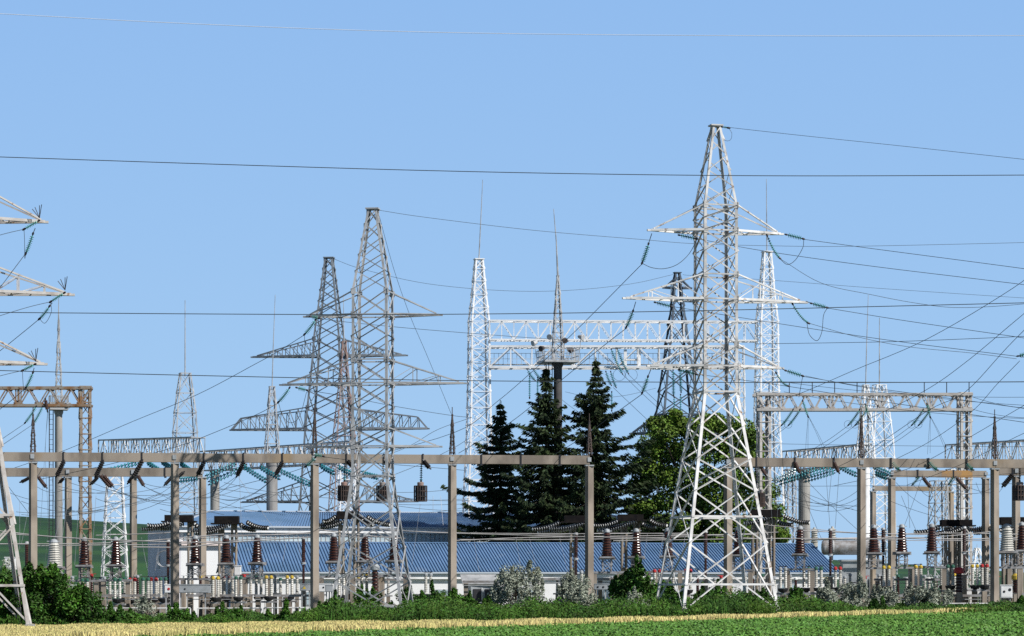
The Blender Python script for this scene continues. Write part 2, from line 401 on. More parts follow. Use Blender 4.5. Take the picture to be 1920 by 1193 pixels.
# ---------------------------------------------------------------- flat-topped lattice gantries (left rusty, right grey)
def gantry(label, Y, beam, rowtop, rowbot, columns, m, posts=(), post_top=0, colw=.42, n=10, rz=R(13)):
    x0 = gx(columns[0],Y); t = thing('lattice_gantry', label, 'gantry', (x0,Y,g(x0))); o = t.location.copy()
    h = (rowbot-rowtop)*Y/F
    mb = MB(); a, b = W(beam[0],rowbot,Y), W(beam[1],rowbot,Y); d = b-a; up = V((0,0,h)); s = V((0,.5,0))
    for q in (-1,1):
        for k in (0,1): mb.bar(a+s*q+up*k, b+s*q+up*k, .23, .20)
        for i in range(n):
            p, r, mid = a+d*(i/n), a+d*((i+1)/n), a+d*((i+.5)/n)
            mb.bar(p+s*q*1.06+up, mid+s*q*1.06, .14, .08); mb.bar(mid+s*q*1.0, r+s*q*1.0+up, .14, .08)
            mb.box(mid+s*q*1.12+V((0,0,.08)), (.55,.03,.3)); mb.box(p+s*q*1.12+up-V((0,0,.06)), (.5,.03,.26))
            if i % 3 == 1: mb.bar(mid+s*q*.9+V((.12,0,0)), mid+s*q*.9+up+V((.12,0,0)), .09); mb.bar(mid+s*q*.9-V((.12,0,0)), mid+s*q*.9+up-V((.12,0,0)), .09)
    for i in range(2*n+1):
        p = a+d*(i/(2*n)); mb.bar(p-s+up*.98, p+s+up*.98, .07); mb.bar(p-s+up*.03, p+s+up*.03, .07)
    mb.build('beam', m, t, off=o)
    for px in columns:
        mb = MB(); X = gx(px,Y); zt = zat(rowtop-3,Y)
        tower(mb, X, Y, lev(g(X)-.3, colw*1.05, zt, colw, 15), leg=.2, dg=.07, style='Z', rz=rz)
        mb.build('column', m, t, off=o)
    for px in posts:
        mb = MB(); mb.tube([W(px,rowtop,Y), W(px,post_top,Y)], .035, 6); mb.build('wire_post', 'dark', t, off=o)
    return t
gantry('rusty brown flat lattice gantry running out past the picture edge', 216, (-260,172), 728, 761, (-250,160), 'rust', n=11, colw=.43)
gantry('pale grey flat lattice gantry topped by a row of short wire posts', 222, (1418,1822), 740, 769, (1432,1808), 'greygantry', (1442,1480,1523,1565,1607,1733,1775,1817), 717, n=13, colw=.46)

# ---------------------------------------------------------------- receding lattice bus beams on columns
def busbeam(label, a, b, height, columns, lat, m='galv'):
    t = thing('bus_portal', label, 'portal', (a.x,a.y,g(a.x))); o = t.location.copy()
    mb = MB(); n = max(8, int((b-a).length/.9)); truss(mb, a, b, height, 1.4, n, .13, .08); mb.build('beam', m, t, off=o)
    for px, Y, rad in columns:
        X = gx(px,Y); mb = MB(); zt = a.z-.02
        mb.lathe([(rad*1.06,g(X)-.3),(rad,zt-.3),(rad,zt-.3),(rad*1.12,zt-.28),(rad*1.12,zt-.01)], 20, (X,Y,0)); mb.build('column', 'concrete2', t, smooth=False, off=o)
    for px, Y, rt, h0, h1 in lat:
        X = gx(px,Y); mb = MB(); zt = zat(rt,Y)
        tower(mb, X, Y, lev(g(X)-.3, h0, zt, h1, 9), leg=.12, dg=.06, style='X', rz=R(13)); mb.build('column', 'whiteclean', t, off=o)
    return t
ZB = 15.4
def onz(px, row, z): Y = (z-EYE)*F/(HZ-row); return W(px,row,Y)
B1a, B1b = onz(197,833,ZB), onz(372,819.5,ZB)
def low(p, h): return p-V((0,0,h))
busbeam('receding grey truss bus portal on a flared white lattice leg, beside the rusty gantry column', low(B1a,1.55), low(B1b,1.95), 1.9, [], [(215,B1a.y+.5,878,1.4,.7)])
B2a, B2b = onz(385,846.5,ZB), onz(668,827,ZB)
busbeam('receding grey truss bus portal on round concrete and white lattice columns, behind the grey pylons', low(B2a,1.95), low(B2b,1.95), 1.9, [(403,B2a.y-1,.45)], [(650,B2b.y+.4,868,.8,.74)])
B3a, B3b = onz(1478,846,ZB), onz(1622,833,ZB)
busbeam('receding dark truss bus portal on a thick round concrete column, right of the leafy tree', low(B3a,1.95), low(B3b,1.95), 1.9, [(1508,B3a.y-2,.57)], [])
B4a, B4b = onz(1783,834,ZB), onz(1960,823,ZB)
busbeam('receding grey truss bus portal running out past the edge beyond the pale grey gantry end', low(B4a,1.95), low(B4b,1.95), 1.9, [], [(1790,B4a.y+.5,880,.9,.65)])

# ---------------------------------------------------------------- lightning and floodlight masts
def mast(label, px, Y, base_row, lat, rod, m='galv', cyl=None, name='lightning_mast', cat='mast', style='X', n=None, lean=0, mcyl='concrete2'):
    """lat = [(row, half width px)...] top first; rod = (top row, radius m); cyl = (top row, radius px)"""
    X = gx(px,Y); gz = g(X); s = Y/F
    t = thing(name, label, cat, (X,Y,gz)); mb = MB()
    pl = [(zat(r,Y)-gz, h*s) for r,h in lat]; pl.sort()
    n = n or max(4, int((pl[-1][0]-pl[0][0])/1.7)); z0, z1 = pl[0][0], pl[-1][0]
    L = [(z0+(z1-z0)*i/n, interp(pl, z0+(z1-z0)*i/n)) for i in range(n+1)]
    tower(mb, 0, 0, L, leg=.10, dg=.055, style=style, rz=R(17)); mb.build('lattice_spire' if cyl else 'lattice_body', m, t)
    mb = MB(); zr = zat(rod[0],Y)-gz
    mb.tube([(0,0,z1-.3),(lean*s*.4,0,z1+(zr-z1)*.45),(lean*s,0,zr)], rod[1], 6, [1,.8,.45]); mb.build('lightning_rod', 'galv', t)
    if cyl:
        mb = MB(); r = cyl[1]*s; zt = zat(cyl[0],Y)-gz
        mb.lathe([(r*1.05,-.3),(r,zt*.6),(r,zt-.3),(r*1.1,zt-.28),(r*1.1,zt)], 20); mb.build('column', mcyl, t)
    return t
mast('slim lightning mast with a dark rod, standing between rusty gantry and grey pylons', 347, 262, 1000, [(700,10),(790,20),(900,22),(1110,26)], (563,.06), 'galv')
mast('grey lattice lightning spire on a fat pale concrete column, left of the grey pylons', 510, 266, 1000, [(725,5),(868,14)], (553,.05), 'galv', cyl=(868,10.5), lean=6)
mast('red oxide lattice lightning spire rising behind the mid grey pylon', 645, 276, 1000, [(640,4),(720,9),(830,19),(960,25)], (552,.05), 'redsteel', lean=-1)
mast('white lattice lightning spire with leaning rod on a white column behind the pale gantry', 1623, 258, 1000, [(722,5),(868,15)], (553,.05), 'whiteclean', cyl=(868,8), lean=5, mcyl='whiteclean')
mast('broad white lattice lightning mast with a dark rod behind the pale grey gantry', 1649, 270, 1000, [(722,10),(840,22),(930,22),(1100,26)], (596,.06), 'whiteclean')
mast('thin grey lattice mast left of the thick round column under the dark bus portal', 1482, 268, 1000, [(880,8),(1090,12)], (872,.03), 'galv')
mast('low white lattice frame post beyond the right fence, standing against the low hill', 1832, 280, 1000, [(1028,4),(1090,20)], (1020,.03), 'whiteclean', n=3)
mast('squat grey lattice disconnector tower under the right inner concrete portal', 1760, 226, 1000, [(902,13),(1000,16),(1110,16)], (898,.02), 'galv')

def floodmast(label, px, Y, plat_row, colr, spire, rod, lamps, pw, mcol, msp):
    X = gx(px,Y); gz = g(X); s = Y/F; z = lambda r: zat(r,Y)-gz
    t = thing('floodlight_mast', label, 'floodlight mast', (X,Y,gz))
    r = colr*s; zt = z(plat_row)
    mb = MB(); mb.lathe([(r*1.1,-.3),(r*.98,zt-.8),(r*.98,zt-.4),(r*1.25,zt-.2),(r*1.25,zt-.02)], 22); mb.build('column', mcol, t)
    mb = MB(); mb.tube([(-r-.15,-.1,.5),(-r-.12,-.1,zt)], .04, 5); mb.tube([(-r-.45,-.1,.5),(-r-.42,-.1,zt)], .04, 5)
    for i in range(int(zt/.4)): mb.bar((-r-.45,-.1,.6+i*.4), (-r-.12,-.1,.6+i*.4), .03)
    mb.build('ladder', 'dark', t)
    w = pw*s; mb = MB(); mb.box((0,0,zt+.08), (w*2,w*2,.18), R(13)); mb.build('platform', msp, t)
    mb = MB(); cs, sn = math.cos(R(13)), math.sin(R(13))
    C = [V((a*cs-b*sn, a*sn+b*cs, 0))*w for a,b in ((-1,-1),(1,-1),(1,1),(-1,1))]
    for i in range(4):
        a, b = C[i], C[(i+1)%4]
        for h in (.55,1.1): mb.bar(a+V((0,0,zt+h)), b+V((0,0,zt+h)), .05)
        for k in range(9): p = a.lerp(b,k/9); mb.bar(p+V((0,0,zt+.16)), p+V((0,0,zt+1.1)), .04)
    mb.build('railing', msp, t)
    mb = MB(); pl = sorted((z(rr), hh*s) for rr,hh in spire); n = int((pl[-1][0]-zt)/.8)
    tower(mb, 0, 0, [(zt+.18+(pl[-1][0]-zt-.18)*i/n, interp(pl, zt+.18+(pl[-1][0]-zt-.18)*i/n)) for i in range(n+1)], leg=.1, dg=.05, style='Z', rz=R(13)); mb.build('lattice_spire', msp, t)
    mb = MB(); mb.tube([(0,0,pl[-1][0]-.2),(rod[2]*s*.35,0,(pl[-1][0]+z(rod[0]))/2),(rod[2]*s,0,z(rod[0]))], rod[1], 6, [1.5,.8,.4]); mb.build('lightning_rod', 'galv', t)
    for (lx, lr, yaw, dk) in lamps:
        c = V(((lx-px)*s, -w*.6, z(lr))); mb = MB()
        d = V((math.sin(yaw), -math.cos(yaw), -.25)).normalized()
        mb.lathe([(.07,-.33),(.14,-.25),(.21,.0),(.24,.18),(.25,.2),(.22,.22)], 12, c, d)
        l = mb.build('floodlight', 'darkrust' if dk else 'galv', t)
        mb = MB(); mb.bar((c.x*.9, c.y*.8, zt+.2), c, .05); mb.build('bracket', 'galv', l)
    return t
floodmast('dark floodlight mast with railed lamp platform and thin spire among the spruces', 1046, 246, 681, 8, [(517,2.2),(650,10)], (392,.06,-8),
          [(1002,645,-.9,0),(1031,633,-.3,0),(1058,640,.3,1),(1089,634,.9,0),(1016,655,-.6,1),(1068,658,.7,1)], 33, mat('dark_grey_column',(.085,.08,.078),.85,0,(.06,.057,.055),.8), 'galv')
floodmast('pale floodlight mast with concrete column behind the rusty gantry beam', 110, 226, 769, 7, [(600,.9),(727,6),(768,7)], (560,.045,0),
          [(99,760,-.9,0),(128,760,.9,0)], 17, 'concrete2', 'galv')
# ---------------------------------------------------------------- concrete portals
def cportal(label, posts, ztop, bh, pw, ends, rods=(), clamps=(), ba=.5, post_rz=29, bm='concrete'):
    """posts = [(px, Y)...] left to right; ends = (px left overhang, px right overhang)"""
    X = lambda p: gx(p[0],p[1])
    t = thing('concrete_portal', label, 'portal', (X(posts[0]),posts[0][1],g(X(posts[0])))); o = t.location.copy()
    for p in posts:
        mb = MB(); x, Y = X(p), p[1]; z0 = g(x)-.4; z1 = ztop-bh-.02
        for za, zb, q in ((z0,z1-.75,1.0),(z1-.75,z1,.97)):
            cs, sn = math.cos(R(post_rz)), math.sin(R(post_rz)); h = pw/2*q
            vs = [(x+(a*cs-b*sn)*h*k, Y+(a*sn+b*cs)*h*k, zz) for zz,k in ((za,1.04 if za==z0 else 1),(zb,1)) for a,b in ((-1,-1),(1,-1),(1,1),(-1,1))]
            mb.add(vs, [(3,2,1,0),(4,5,6,7)]+[(k,(k+1)%4,(k+1)%4+4,k+4) for k in range(4)])
        mb.build('post', 'concrete', t, off=o)
        mb = MB(); mb.box((x,Y,z1-.05), (pw*1.35,pw*1.2,.09), R(8)); mb.box((x,Y-ba/2-.03,ztop-bh*.45), (.24,.05,bh*.5), R(8)); mb.build('post_cap', 'greypaint', t, off=o)
    pts = [V((X(p),p[1],0)) for p in posts]; d0 = (pts[-1]-pts[0]).normalized() if len(pts) > 1 else V((1,0,0))
    nodes = []
    if ends[0] is not None: nodes.append(pts[0]+d0*((ends[0]-posts[0][0])*posts[0][1]/F))
    nodes += pts
    if ends[1] is not None: nodes.append(pts[-1]+d0*((ends[1]-posts[-1][0])*posts[-1][1]/F))
    for a, b in zip(nodes[:-1], nodes[1:]):
        mb = MB(); d = (b-a).normalized(); e = .012
        mb.bar(V((a.x,a.y,ztop-bh/2))+d*e, V((b.x,b.y,ztop-bh/2))-d*e, ba, bh); mb.build('beam', bm, t, off=o)
    for px in clamps:
        f = (gx(px,posts[0][1])-pts[0].x)/max(1e-6,(pts[-1]-pts[0]).x) if len(pts) > 1 else 0
        Y = posts[0][1]+(posts[-1][1]-posts[0][1])*f; c = V((gx(px,Y),Y,ztop-bh/2)); mb = MB()
        for q in (-1,1): mb.box(c+V((0,q*(ba/2+.02),0)), (.09,.03,bh+.1), R(8))
        mb.box(c+V((0,0,bh/2+.03)), (.09,ba+.08,.03), R(8)); mb.box(c-V((0,0,bh/2+.05)), (.16,ba+.08,.07), R(8)); mb.build('clamp', 'dark', t, off=o)
    for px, top in rods:
        Y = interp([(p[0],p[1]) for p in posts], px); x = gx(px,Y); mb = MB(); zt = zat(top,Y)
        n = 7
        tower(mb, x, Y, [(ztop+.02+(zt-ztop)*i/n, 1*(.125*(1-i/n)+.04)) for i in range(n+1)], leg=.06, dg=.035, style='Z', rz=R(20))
        mb.tube([(x,Y,zt-.05),(x,Y,zt+.5)], .03, 5); mb.build('lightning_spike', 'darkrust', t, off=o)
    return t
Y1 = lambda px: 181.0+(px-62)*8/1803
row1 = [(p,Y1(p)) for p in (62,328,590,848,1105)]
cportal('long front row of concrete posts under one beam, ending before the spruces', row1, 10.5, .57, .41, (-120,None),
        [(62,778),(590,772),(848,778),(1105,790)], (120,193,267,383,457,530,650,720,793,903,977,1050))
row1b = [(p,Y1(p)) for p in (1365,1615,1865)]
cportal('front concrete portal whose posts stand right of the white pylon legs', row1b, 10.42, .57, .41, (None,2040),
        [(1615,780),(1865,782)], (1418,1490,1563,1670,1740,1812))
row2 = [(p,206.) for p in (-8,128,250,380)]
cportal('inner concrete portal with four posts, behind the left end of the front concrete beam', row2, 10.55, .62, .40, (-120,None), [], (70,187,257,310))
row2b = [(1672,207.),(1848,208.)]
cportal('inner concrete portal with an orange stained beam, near the edge beside the pale gantry', row2b, 10.42, .48, .40, (None,None), [], (1720,1787))
mb = MB(); a, b = W(1757,889,207.45), W(1822,889,207.75); a.z = b.z = 10.42-.24
mb.bar(a, b, .424, .504); p4 = [o for o in bpy.data.objects if o.get('label','').startswith('inner concrete portal with an orange')][0]
st = mb.build('stained_section', mat('orange_stain', (.42,.235,.085), .9, 0, (.30,.20,.12), 1.6, .42, .6), p4, off=p4.location.copy()); st['label'] = 'orange stained stretch of beam'
cportal('low far concrete portal with thin posts, seen through the orange stained portal', [(1637,239.),(1783,240.)], 10.4, .38, .36, (None,None))
cportal('concrete portal cut off by the picture edge, holding a thick black insulator', [(1905,203.),(2080,203.)], 10.5, .6, .42, (1872,None), [], (1898,))

# ---------------------------------------------------------------- insulator strings
def istring(label, a, b, n=9, r=.15, m='teal', group=None, sag=0., link_len=0., name='insulator_string', solid=False, tail=.12):
    a, b = V(a), V(b); d = (b-a).normalized(); L = (b-a).length
    t = thing(name, label, 'insulator', a, 0, group)
    pts = [(b-a)*(i/24)-V((0,0,4*sag*(i/24)*(1-i/24))) for i in range(25)]
    def at(f):
        i = min(23, int(f*24)); k = f*24-i; return pts[i].lerp(pts[i+1],k), (pts[i+1]-pts[i]).normalized()
    mb = MB(); pitch = L/n
    f0, f1 = min(.3,tail/L), 1-min(.3,tail/L)
    for i in range(n):
        p, dd = at(f0+(f1-f0)*(i+.5)/n); h = pitch*(f1-f0)
        if solid: prof = [(r*.72,-h*.5),(r,-h*.15),(r*.98,h*.12),(r*.72,h*.5)]
        else: prof = [(r*.28,-h*.42),(r*.45,-h*.2),(r,h*.05),(r*.93,h*.18),(r*.3,h*.2)]
        mb.lathe(prof, 9, p, dd)
    mb.build('disc_stack', m, t, smooth=False)
    mb = MB(); mb.tube(pts[::4], .028, 5)
    e, dd = at(1.); mb.lathe([(.03,-.12),(.065,-.06),(.065,.05),(.03,.12)], 6, e, dd)
    e, dd = at(0.); mb.lathe([(.03,-.08),(.06,-.04),(.06,.05),(.03,.1)], 6, e, dd)
    mb.build('fitting', 'dark', t)
    return t
wcount = 0
def wire(label, pts, r=.02, m='wire', group=None, name='overhead_wire', smooth=True, cat='wire'):
    P = [W(*p) if not isinstance(p, Vector) else p for p in pts]
    if smooth: P = catmull(P, 8 if len(P) < 6 else 6)
    mb = MB(); mb.tube([p-P[0] for p in P], r*.82, 5)
    o = mb.build(name, m); o.location = P[0]
    return tag(o, label, cat, group)
def swire(label, a, b, sag, r=.02, m='wire', group=None, name='overhead_wire', k=14):
    a = W(*a) if not isinstance(a, Vector) else a; b = W(*b) if not isinstance(b, Vector) else b
    P = sagged(a, b, sag, k); mb = MB(); mb.tube([p-a for p in P], r*.85, 5)
    o = mb.build(name, m); o.location = a
    return tag(o, label, 'wire', group)

YW, YM, YL, YT = 170., 175., 158., 255.
# --- white pylon: strings, jumpers, line conductors
A = lambda px,py,Y=YW: W(px,py,Y)
spec = [  # (arm word, link top, string top, string end, conductor going down-left through..., inner string, outer string, jumper string)
 ('upper', (1222,438),(1216,457),(1204,493), [(1204,495,169),(1080,620,182),(1000,695,192),(930,755,202),(850,812,212),(640,870,232)],
   ((1273,441),(1306,448)), ((1460,437),(1474,440),(1506,448)), ((1438,441),(1462,484))),
 ('middle', (1192,566),(1187,583),(1174,614), [(1174,616,169),(1130,650,174),(1050,715,183),(960,790,196),(860,850,210)],
   ((1228,567),(1259,575)), ((1511,565),(1521,569),(1551,577)), ((1486,570),(1516,606))),
 ('lower', (1221,691),(1215,706),(1204,737), [(1204,739,169),(1140,785,176),(1080,828,184),(960,900,198)],
   ((1273,694),(1306,702)), ((1462,690),(1473,695),(1505,705)), ((1455,699),(1478,724)))]
right_targets = [[(1507,449,171),(1640,467,170),(1920,504,165),(2100,530,160)], [(1552,578,171),(1700,602,170),(1920,634,165),(2100,662,160)], [(1506,706,171),(1640,728,170),(1920,766,165),(2100,795,160)]]
inner_targets = [[(1307,448,170),(1440,472,170),(1640,500,168),(1920,534,164),(2100,558,160)], [(1260,575,170),(1460,607,170),(1680,640,168),(1920,670,164),(2100,695,160)], [(1307,702,170),(1460,722,170),(1680,757,168),(1920,792,164),(2100,820,160)]]
for k, (w, lt, st, se, cond, inn, out, jmp) in enumerate(spec):
    y0 = 169.2
    wire(f'short dark link holding the string under the {w} arm tip of the white pylon', [(lt[0],lt[1],y0),(st[0],st[1],y0)], .03, name='suspension_link', cat='link')
    istring(f'slanting green string below the spruce-side tip of the white pylon {w} arm', A(*st,y0), A(*se,y0), 9, sag=.05)
    wire(f'dark conductor running down behind the spruces from the white pylon {w} arm string', cond, .024)
    istring(f'level green glass string just inside the white pylon body under its {w} arm', A(*inn[0],169.6), A(*inn[1],169.6), 8)
    wire(f'dark conductor leaving the inner string of the white pylon {w} arm towards the picture edge', inner_targets[k], .02)
    wire(f'short dark link at the gantry-side tip of the white pylon {w} arm', [(out[0][0],out[0][1],171),(out[1][0],out[1][1],171)], .03, name='suspension_link', cat='link')
    istring(f'level green glass string beyond the gantry-side tip of the white pylon {w} arm', A(*out[1],171), A(*out[2],171), 8)
    wire(f'dark conductor running off the gantry-side tip string of the white pylon {w} arm', right_targets[k], .02)
    istring(f'drooping string of spaced green discs under the white pylon {w} arm, gantry side', A(*jmp[0],171), A(*jmp[1],171), 11, r=.095, m='teal', sag=.16)
wire('drooping jumper loop between the two strings of the white pylon upper arm, spruce side', [(1204,494,169.2),(1222,502,169),(1245,504,169),(1270,496,169),(1292,476,169.3),(1307,449,169.6)], .022)
wire('jumper loop below the upper arm end of the white pylon, gantry side', [(1507,450,171),(1505,465,171),(1491,488,171),(1476,496,171),(1462,485,171)], .022)
wire('deep jumper loop below the middle arm end of the white pylon, gantry side', [(1551,578,171),(1544,592,171),(1541,622,171),(1532,639,171),(1518,628,171),(1513,606,171)], .022)
wire('short jumper dropping from the lower gantry-side string of the white pylon', [(1505,706,171),(1502,722,171),(1498,745,172)], .022)
wire('thin line sagging from the upper drooping string out to the picture edge', [(1462,485,171),(1540,531,172),(1630,552,173),(1720,569,174),(1800,577,174),(1920,570,174),(2050,552,174)], .018)
wire('thin line sagging from the middle drooping string to the green string at the picture edge', [(1516,606,171),(1600,630,172),(1700,650,173),(1820,662,174),(1906,673,174)], .018)
istring('dark green insulator string just entering at the picture edge', W(1908,668,174), W(1940,660,174), 7)
# earth wires
wire('thin earth wire leaving the peak of the white pylon for the picture edge', [(1353,237,170),(1366,239,170),(1500,254,168),(1700,275,166),(1920,299,163),(2100,318,160)], .016)
istring('tiny green insulator on the earth wire at the white pylon peak', W(1353,238,170), W(1366,240,170), 3, r=.08)
wire('small round wire loop beside the white pylon peak', [(1366,240,170),(1372,250,170),(1370,262,170),(1361,264,170),(1354,256,170)], .014)
wire('thin earth wire from the mid grey pylon peak across to the picture edge', [(708,394,175),(800,408,178),(1000,432,184),(1200,449,188),(1300,457,190),(1440,461,192),(1600,462,193),(1920,455,196),(2080,450,197)], .017)
wire('thin earth wire from the tall blue-grey pylon peak to the distant dark pylon', [(624,485,255),(680,505,258),(800,532,266),(940,545,275),(1060,545,283),(1180,533,292),(1262,515,300)], .022)
wire('faint earth wire from the distant dark pylon to the picture edge', [(1280,515,300),(1300,517,300),(1450,526,300),(1650,541,300),(1920,559,300),(2100,570,300)], .022)
wire('thin earth wire dropping from the grey pylon peak to a concrete post spike', [(709,397,175),(737,500,177),(768,590,179),(800,665,182),(846,776,184.5)], .016)
# --- mid grey pylon
istring('small green glass string level with the grey pylon upper arm tip', W(581,594,174.5), W(599,597,174.5), 5)
istring('curved green glass string hanging from the grey pylon upper arm tip', W(592,599,174.5), W(571,627,174.5), 9, sag=.06)
istring('curved green glass string hanging from the grey pylon middle arm tip', W(543,727,174.4), W(522,754,174.4), 9, sag=.06)
istring('small green glass string under the grey pylon middle arm, level', W(556,727,174.4), W(576,732,174.4), 6)
istring('small green glass string level with the front concrete beam at the grey pylon lower arm', W(586,853,174.4), W(607,856,174.4), 6)
istring('pale green string slanting below the grey pylon lower arm tip', W(592,857,174.4), W(573,875,174.4), 8, sag=.04)
wire('jumper loop under the grey pylon upper arm tip', [(571,628,174.5),(572,645,174.4),(582,657,174.4),(594,648,174.4),(597,600,174.4)], .02)
wire('jumper loop under the grey pylon middle arm tip', [(522,755,174.4),(530,780,174.4),(545,793,174.4),(562,780,174.4),(575,735,174.4)], .02)
wire('dark line descending from the grey pylon upper arm to the rusty gantry side', [(571,628,174.5),(520,660,178),(480,682,181),(370,740,188),(250,790,196),(120,845,204),(20,880,210)], .022)
wire('dark line descending from the grey pylon middle arm past the slim mast', [(522,756,174.4),(480,778,177),(400,812,182),(330,838,188),(200,872,196),(70,900,204)], .022)
wire('dark line descending from the grey pylon lower arm string', [(573,876,174.4),(530,890,178),(470,905,184),(400,922,190)], .02)
wire('dark line from the grey pylon upper arm through to the white gantry', [(599,597,174.5),(640,603,178),(760,615,186),(880,625,196),(1000,634,204),(1050,637,208)], .02)
wire('dark line from the grey pylon middle arm through to the white gantry column', [(577,732,174.4),(650,744,178),(740,762,186),(845,779,196),(885,783,205)], .02)
wire('dark line from the grey pylon lower arm to the white gantry column', [(607,857,174.4),(700,868,180),(800,876,190),(870,882,204)], .02)
wire('dark line rising from the concrete post spike towards the white gantry leg', [(650,880,186),(760,840,190),(820,806,194),(884,783,205)], .02)
wire('dark line rising across the front beam towards the white gantry leg', [(700,905,186),(780,874,190),(845,843,194),(880,822,205)], .02)
# --- left cut-off pylon
for w, a, b, c, d, e, f in (('upper',(73,414),(45,430),(66,428),(62,438),(48,476),0), ('middle',(121,549),(95,566),(98,568),(93,574),(74,598),0), ('lower',(66,683),(42,695),(64,690),(62,698),(48,728),0)):
    istring(f'short level green string under the {w} arm tip of the cut-off pylon', W(*a,158), W(*b,158), 7, r=.11)
    wire(f'dark link below the {w} arm tip of the cut-off pylon', [(*c,158),(*d,158)], .028, name='suspension_link', cat='link')
    istring(f'slanting green string with pale rims below the {w} arm tip of the cut-off pylon', W(*d,158), W(*e,158), 9, r=.125, sag=.05)
    mb = MB()
    o = W(a[0]+1,a[1]-5,158)
    for dx, dz in ((0,.7),(-.25,.6),(.12,.75),(-.4,.5)): mb.tube([(0,0,0),(dx,0,dz)], .02, 4)
    s_ = mb.build('bird_spike', 'dark', None); s_.location = o; tag(s_, f'tuft of dark bird spikes on the {w} arm tip of the cut-off pylon', 'bird spikes')
    wire(f'dark conductor leaving the level string of the cut-off pylon {w} arm', [(b[0],b[1],158),(b[0]-45,b[1]+11,157),(b[0]-120,b[1]+34,155)], .02)
    wire(f'jumper hanging beside the slanting string of the cut-off pylon {w} arm', [(b[0],b[1]+1,158),(b[0]+1,b[1]+20,158),((b[0]+e[0])/2,e[1]+8,158),(e[0],e[1],158)], .018)
    dn = {'upper':[(47,477,158),(20,513,157),(-30,580,155)],'middle':[(73,599,158),(45,622,160),(0,658,164),(-50,695,168)],'lower':[(47,729,158),(20,752,160),(-30,790,164)]}[w]
    wire(f'dark conductor running down from the slanting string of the cut-off pylon {w} arm', dn, .022)
# --- white gantry strings
for k, (a, b, n) in enumerate([((1146,655),(1167,701),14), ((1157,654),(1178,700),14), ((989,693),(1003,713),8), ((1000,692),(1016,712),8), ((1136,697),(1146,722),9), ((1145,697),(1155,726),9), ((1262,694),(1263,742),14), ((1275,692),(1277,735),13)]):
    nm = ['near one of the long slanting green pair hung in the lower white gantry beam','far one of the long slanting green pair hung in the lower white gantry beam','dark blue-green string left of the floodlight column under the white gantry','dark blue-green string right beside the spruce tip under the white gantry',
          'blue-green string crossing the top of the spruce under the trolley frame','longer blue-green string crossing the top of the spruce under the trolley frame','long upright blue-green string before the distant dark pylon','upright blue-green string nearer the white pylon before the distant dark pylon'][k]
    istring(nm, W(*a,260), W(*b,260), n, r=.18, m='tealblue', sag=.12)
for k, (a, b) in enumerate([((993,706),(993,746)), ((1008,708),(1008,740)), ((1147,735),(1147,770)), ((1264,745),(1264,790)), ((1276,740),(1276,790))]):
    istring(['thin hanging string of small discs left of the spruce tip','thin hanging string of small discs touching the spruce tip','thin hanging string of small discs beside the tallest spruce','thin disc string below the distant pylon, spruce side','thin disc string below the distant pylon, white pylon side'][k], W(*a,260), W(*b,260), 10, r=.12, m='tealblue')
for k, x in enumerate((1167,1178)):
    wire(['near twin conductor falling from the long green pair','far twin conductor falling from the long green pair'][k]+' down towards the leafy tree', [(x,702,260),(x+50,750,264),(x+110,803,270),(x+200,880,278)], .022)
    mb = MB(); mb.tube([(.55*math.cos(i*math.pi/6),0,.55*math.sin(i*math.pi/6)) for i in range(13)], .016, 4)
    o = mb.build('grading_ring','wire'); o.location = W(x-6 if k == 0 else x+6,703,260); tag(o, ['thin grading ring at the near long green string end under the white gantry','thin grading ring at the far long green string end under the white gantry'][k], 'grading ring')
wire('dark conductor falling from the strings by the tallest spruce', [(1150,727,260),(1190,765,264),(1260,830,272),(1300,860,276)], .022)
wire('dark wire from the floodlight column down through the spruces', [(1016,713,260),(1060,755,262),(1110,790,266),(1160,830,272)], .02)
wire('faint line sagging between the spruces and the distant dark pylon', [(1060,735,286),(1110,745,250),(1170,742,265),(1230,728,285)], .02)
# --- pale grey gantry strings
for k, (x, lab) in enumerate(((1487,'beside the white leg'),(1612,'at its middle'),(1731,'near its end column'))):
    for j in (0,1):
        istring(f'{("outer","inner")[j]} slanting green string of the grey gantry pair {lab}', W(x+j*13,768,221), W(x-21+j*13,797,221), 12, r=.135, sag=.08)
        wire(f'dark line from the {("outer","inner")[j]} green string of the grey gantry {lab}', [(x-21+j*13,798,221),(x-70+j*13,832,226),(x-150+j*13,876,234)], .02)
    mb = MB()
    for q in (0,13):
        c = V((q*221/F,0,0)); mb.tube([c+V((.3*math.cos(i*math.pi/6),0,.3*math.sin(i*math.pi/6))) for i in range(13)], .012, 4)
    o = mb.build('grading_ring','wire'); o.location = W(x-22,796,221); tag(o, f'thin grading rings below the green pair of the grey gantry {lab}', 'grading ring')
    a, b = ((1505,752),(1515,781)) if k == 0 else ((1622,758),(1628,781)) if k == 1 else ((1738,757),(1744,782))
    istring(f'shorter green string inside the pale grey gantry beam {lab}', W(*a,220.5), W(*b,220.5), 9, r=.135)
    for j, (dx, dy) in enumerate(((-5,70),(0,68),(30,66),(34,64))):
        wire(f'{ORD[j]} dropper from the short green string of the grey gantry {lab}', [(b[0]+j*.6,b[1]+1,220.5),(b[0]+dx*.55,b[1]+dy*.5,224),(b[0]+dx,b[1]+dy,230)], .014, 'wire')
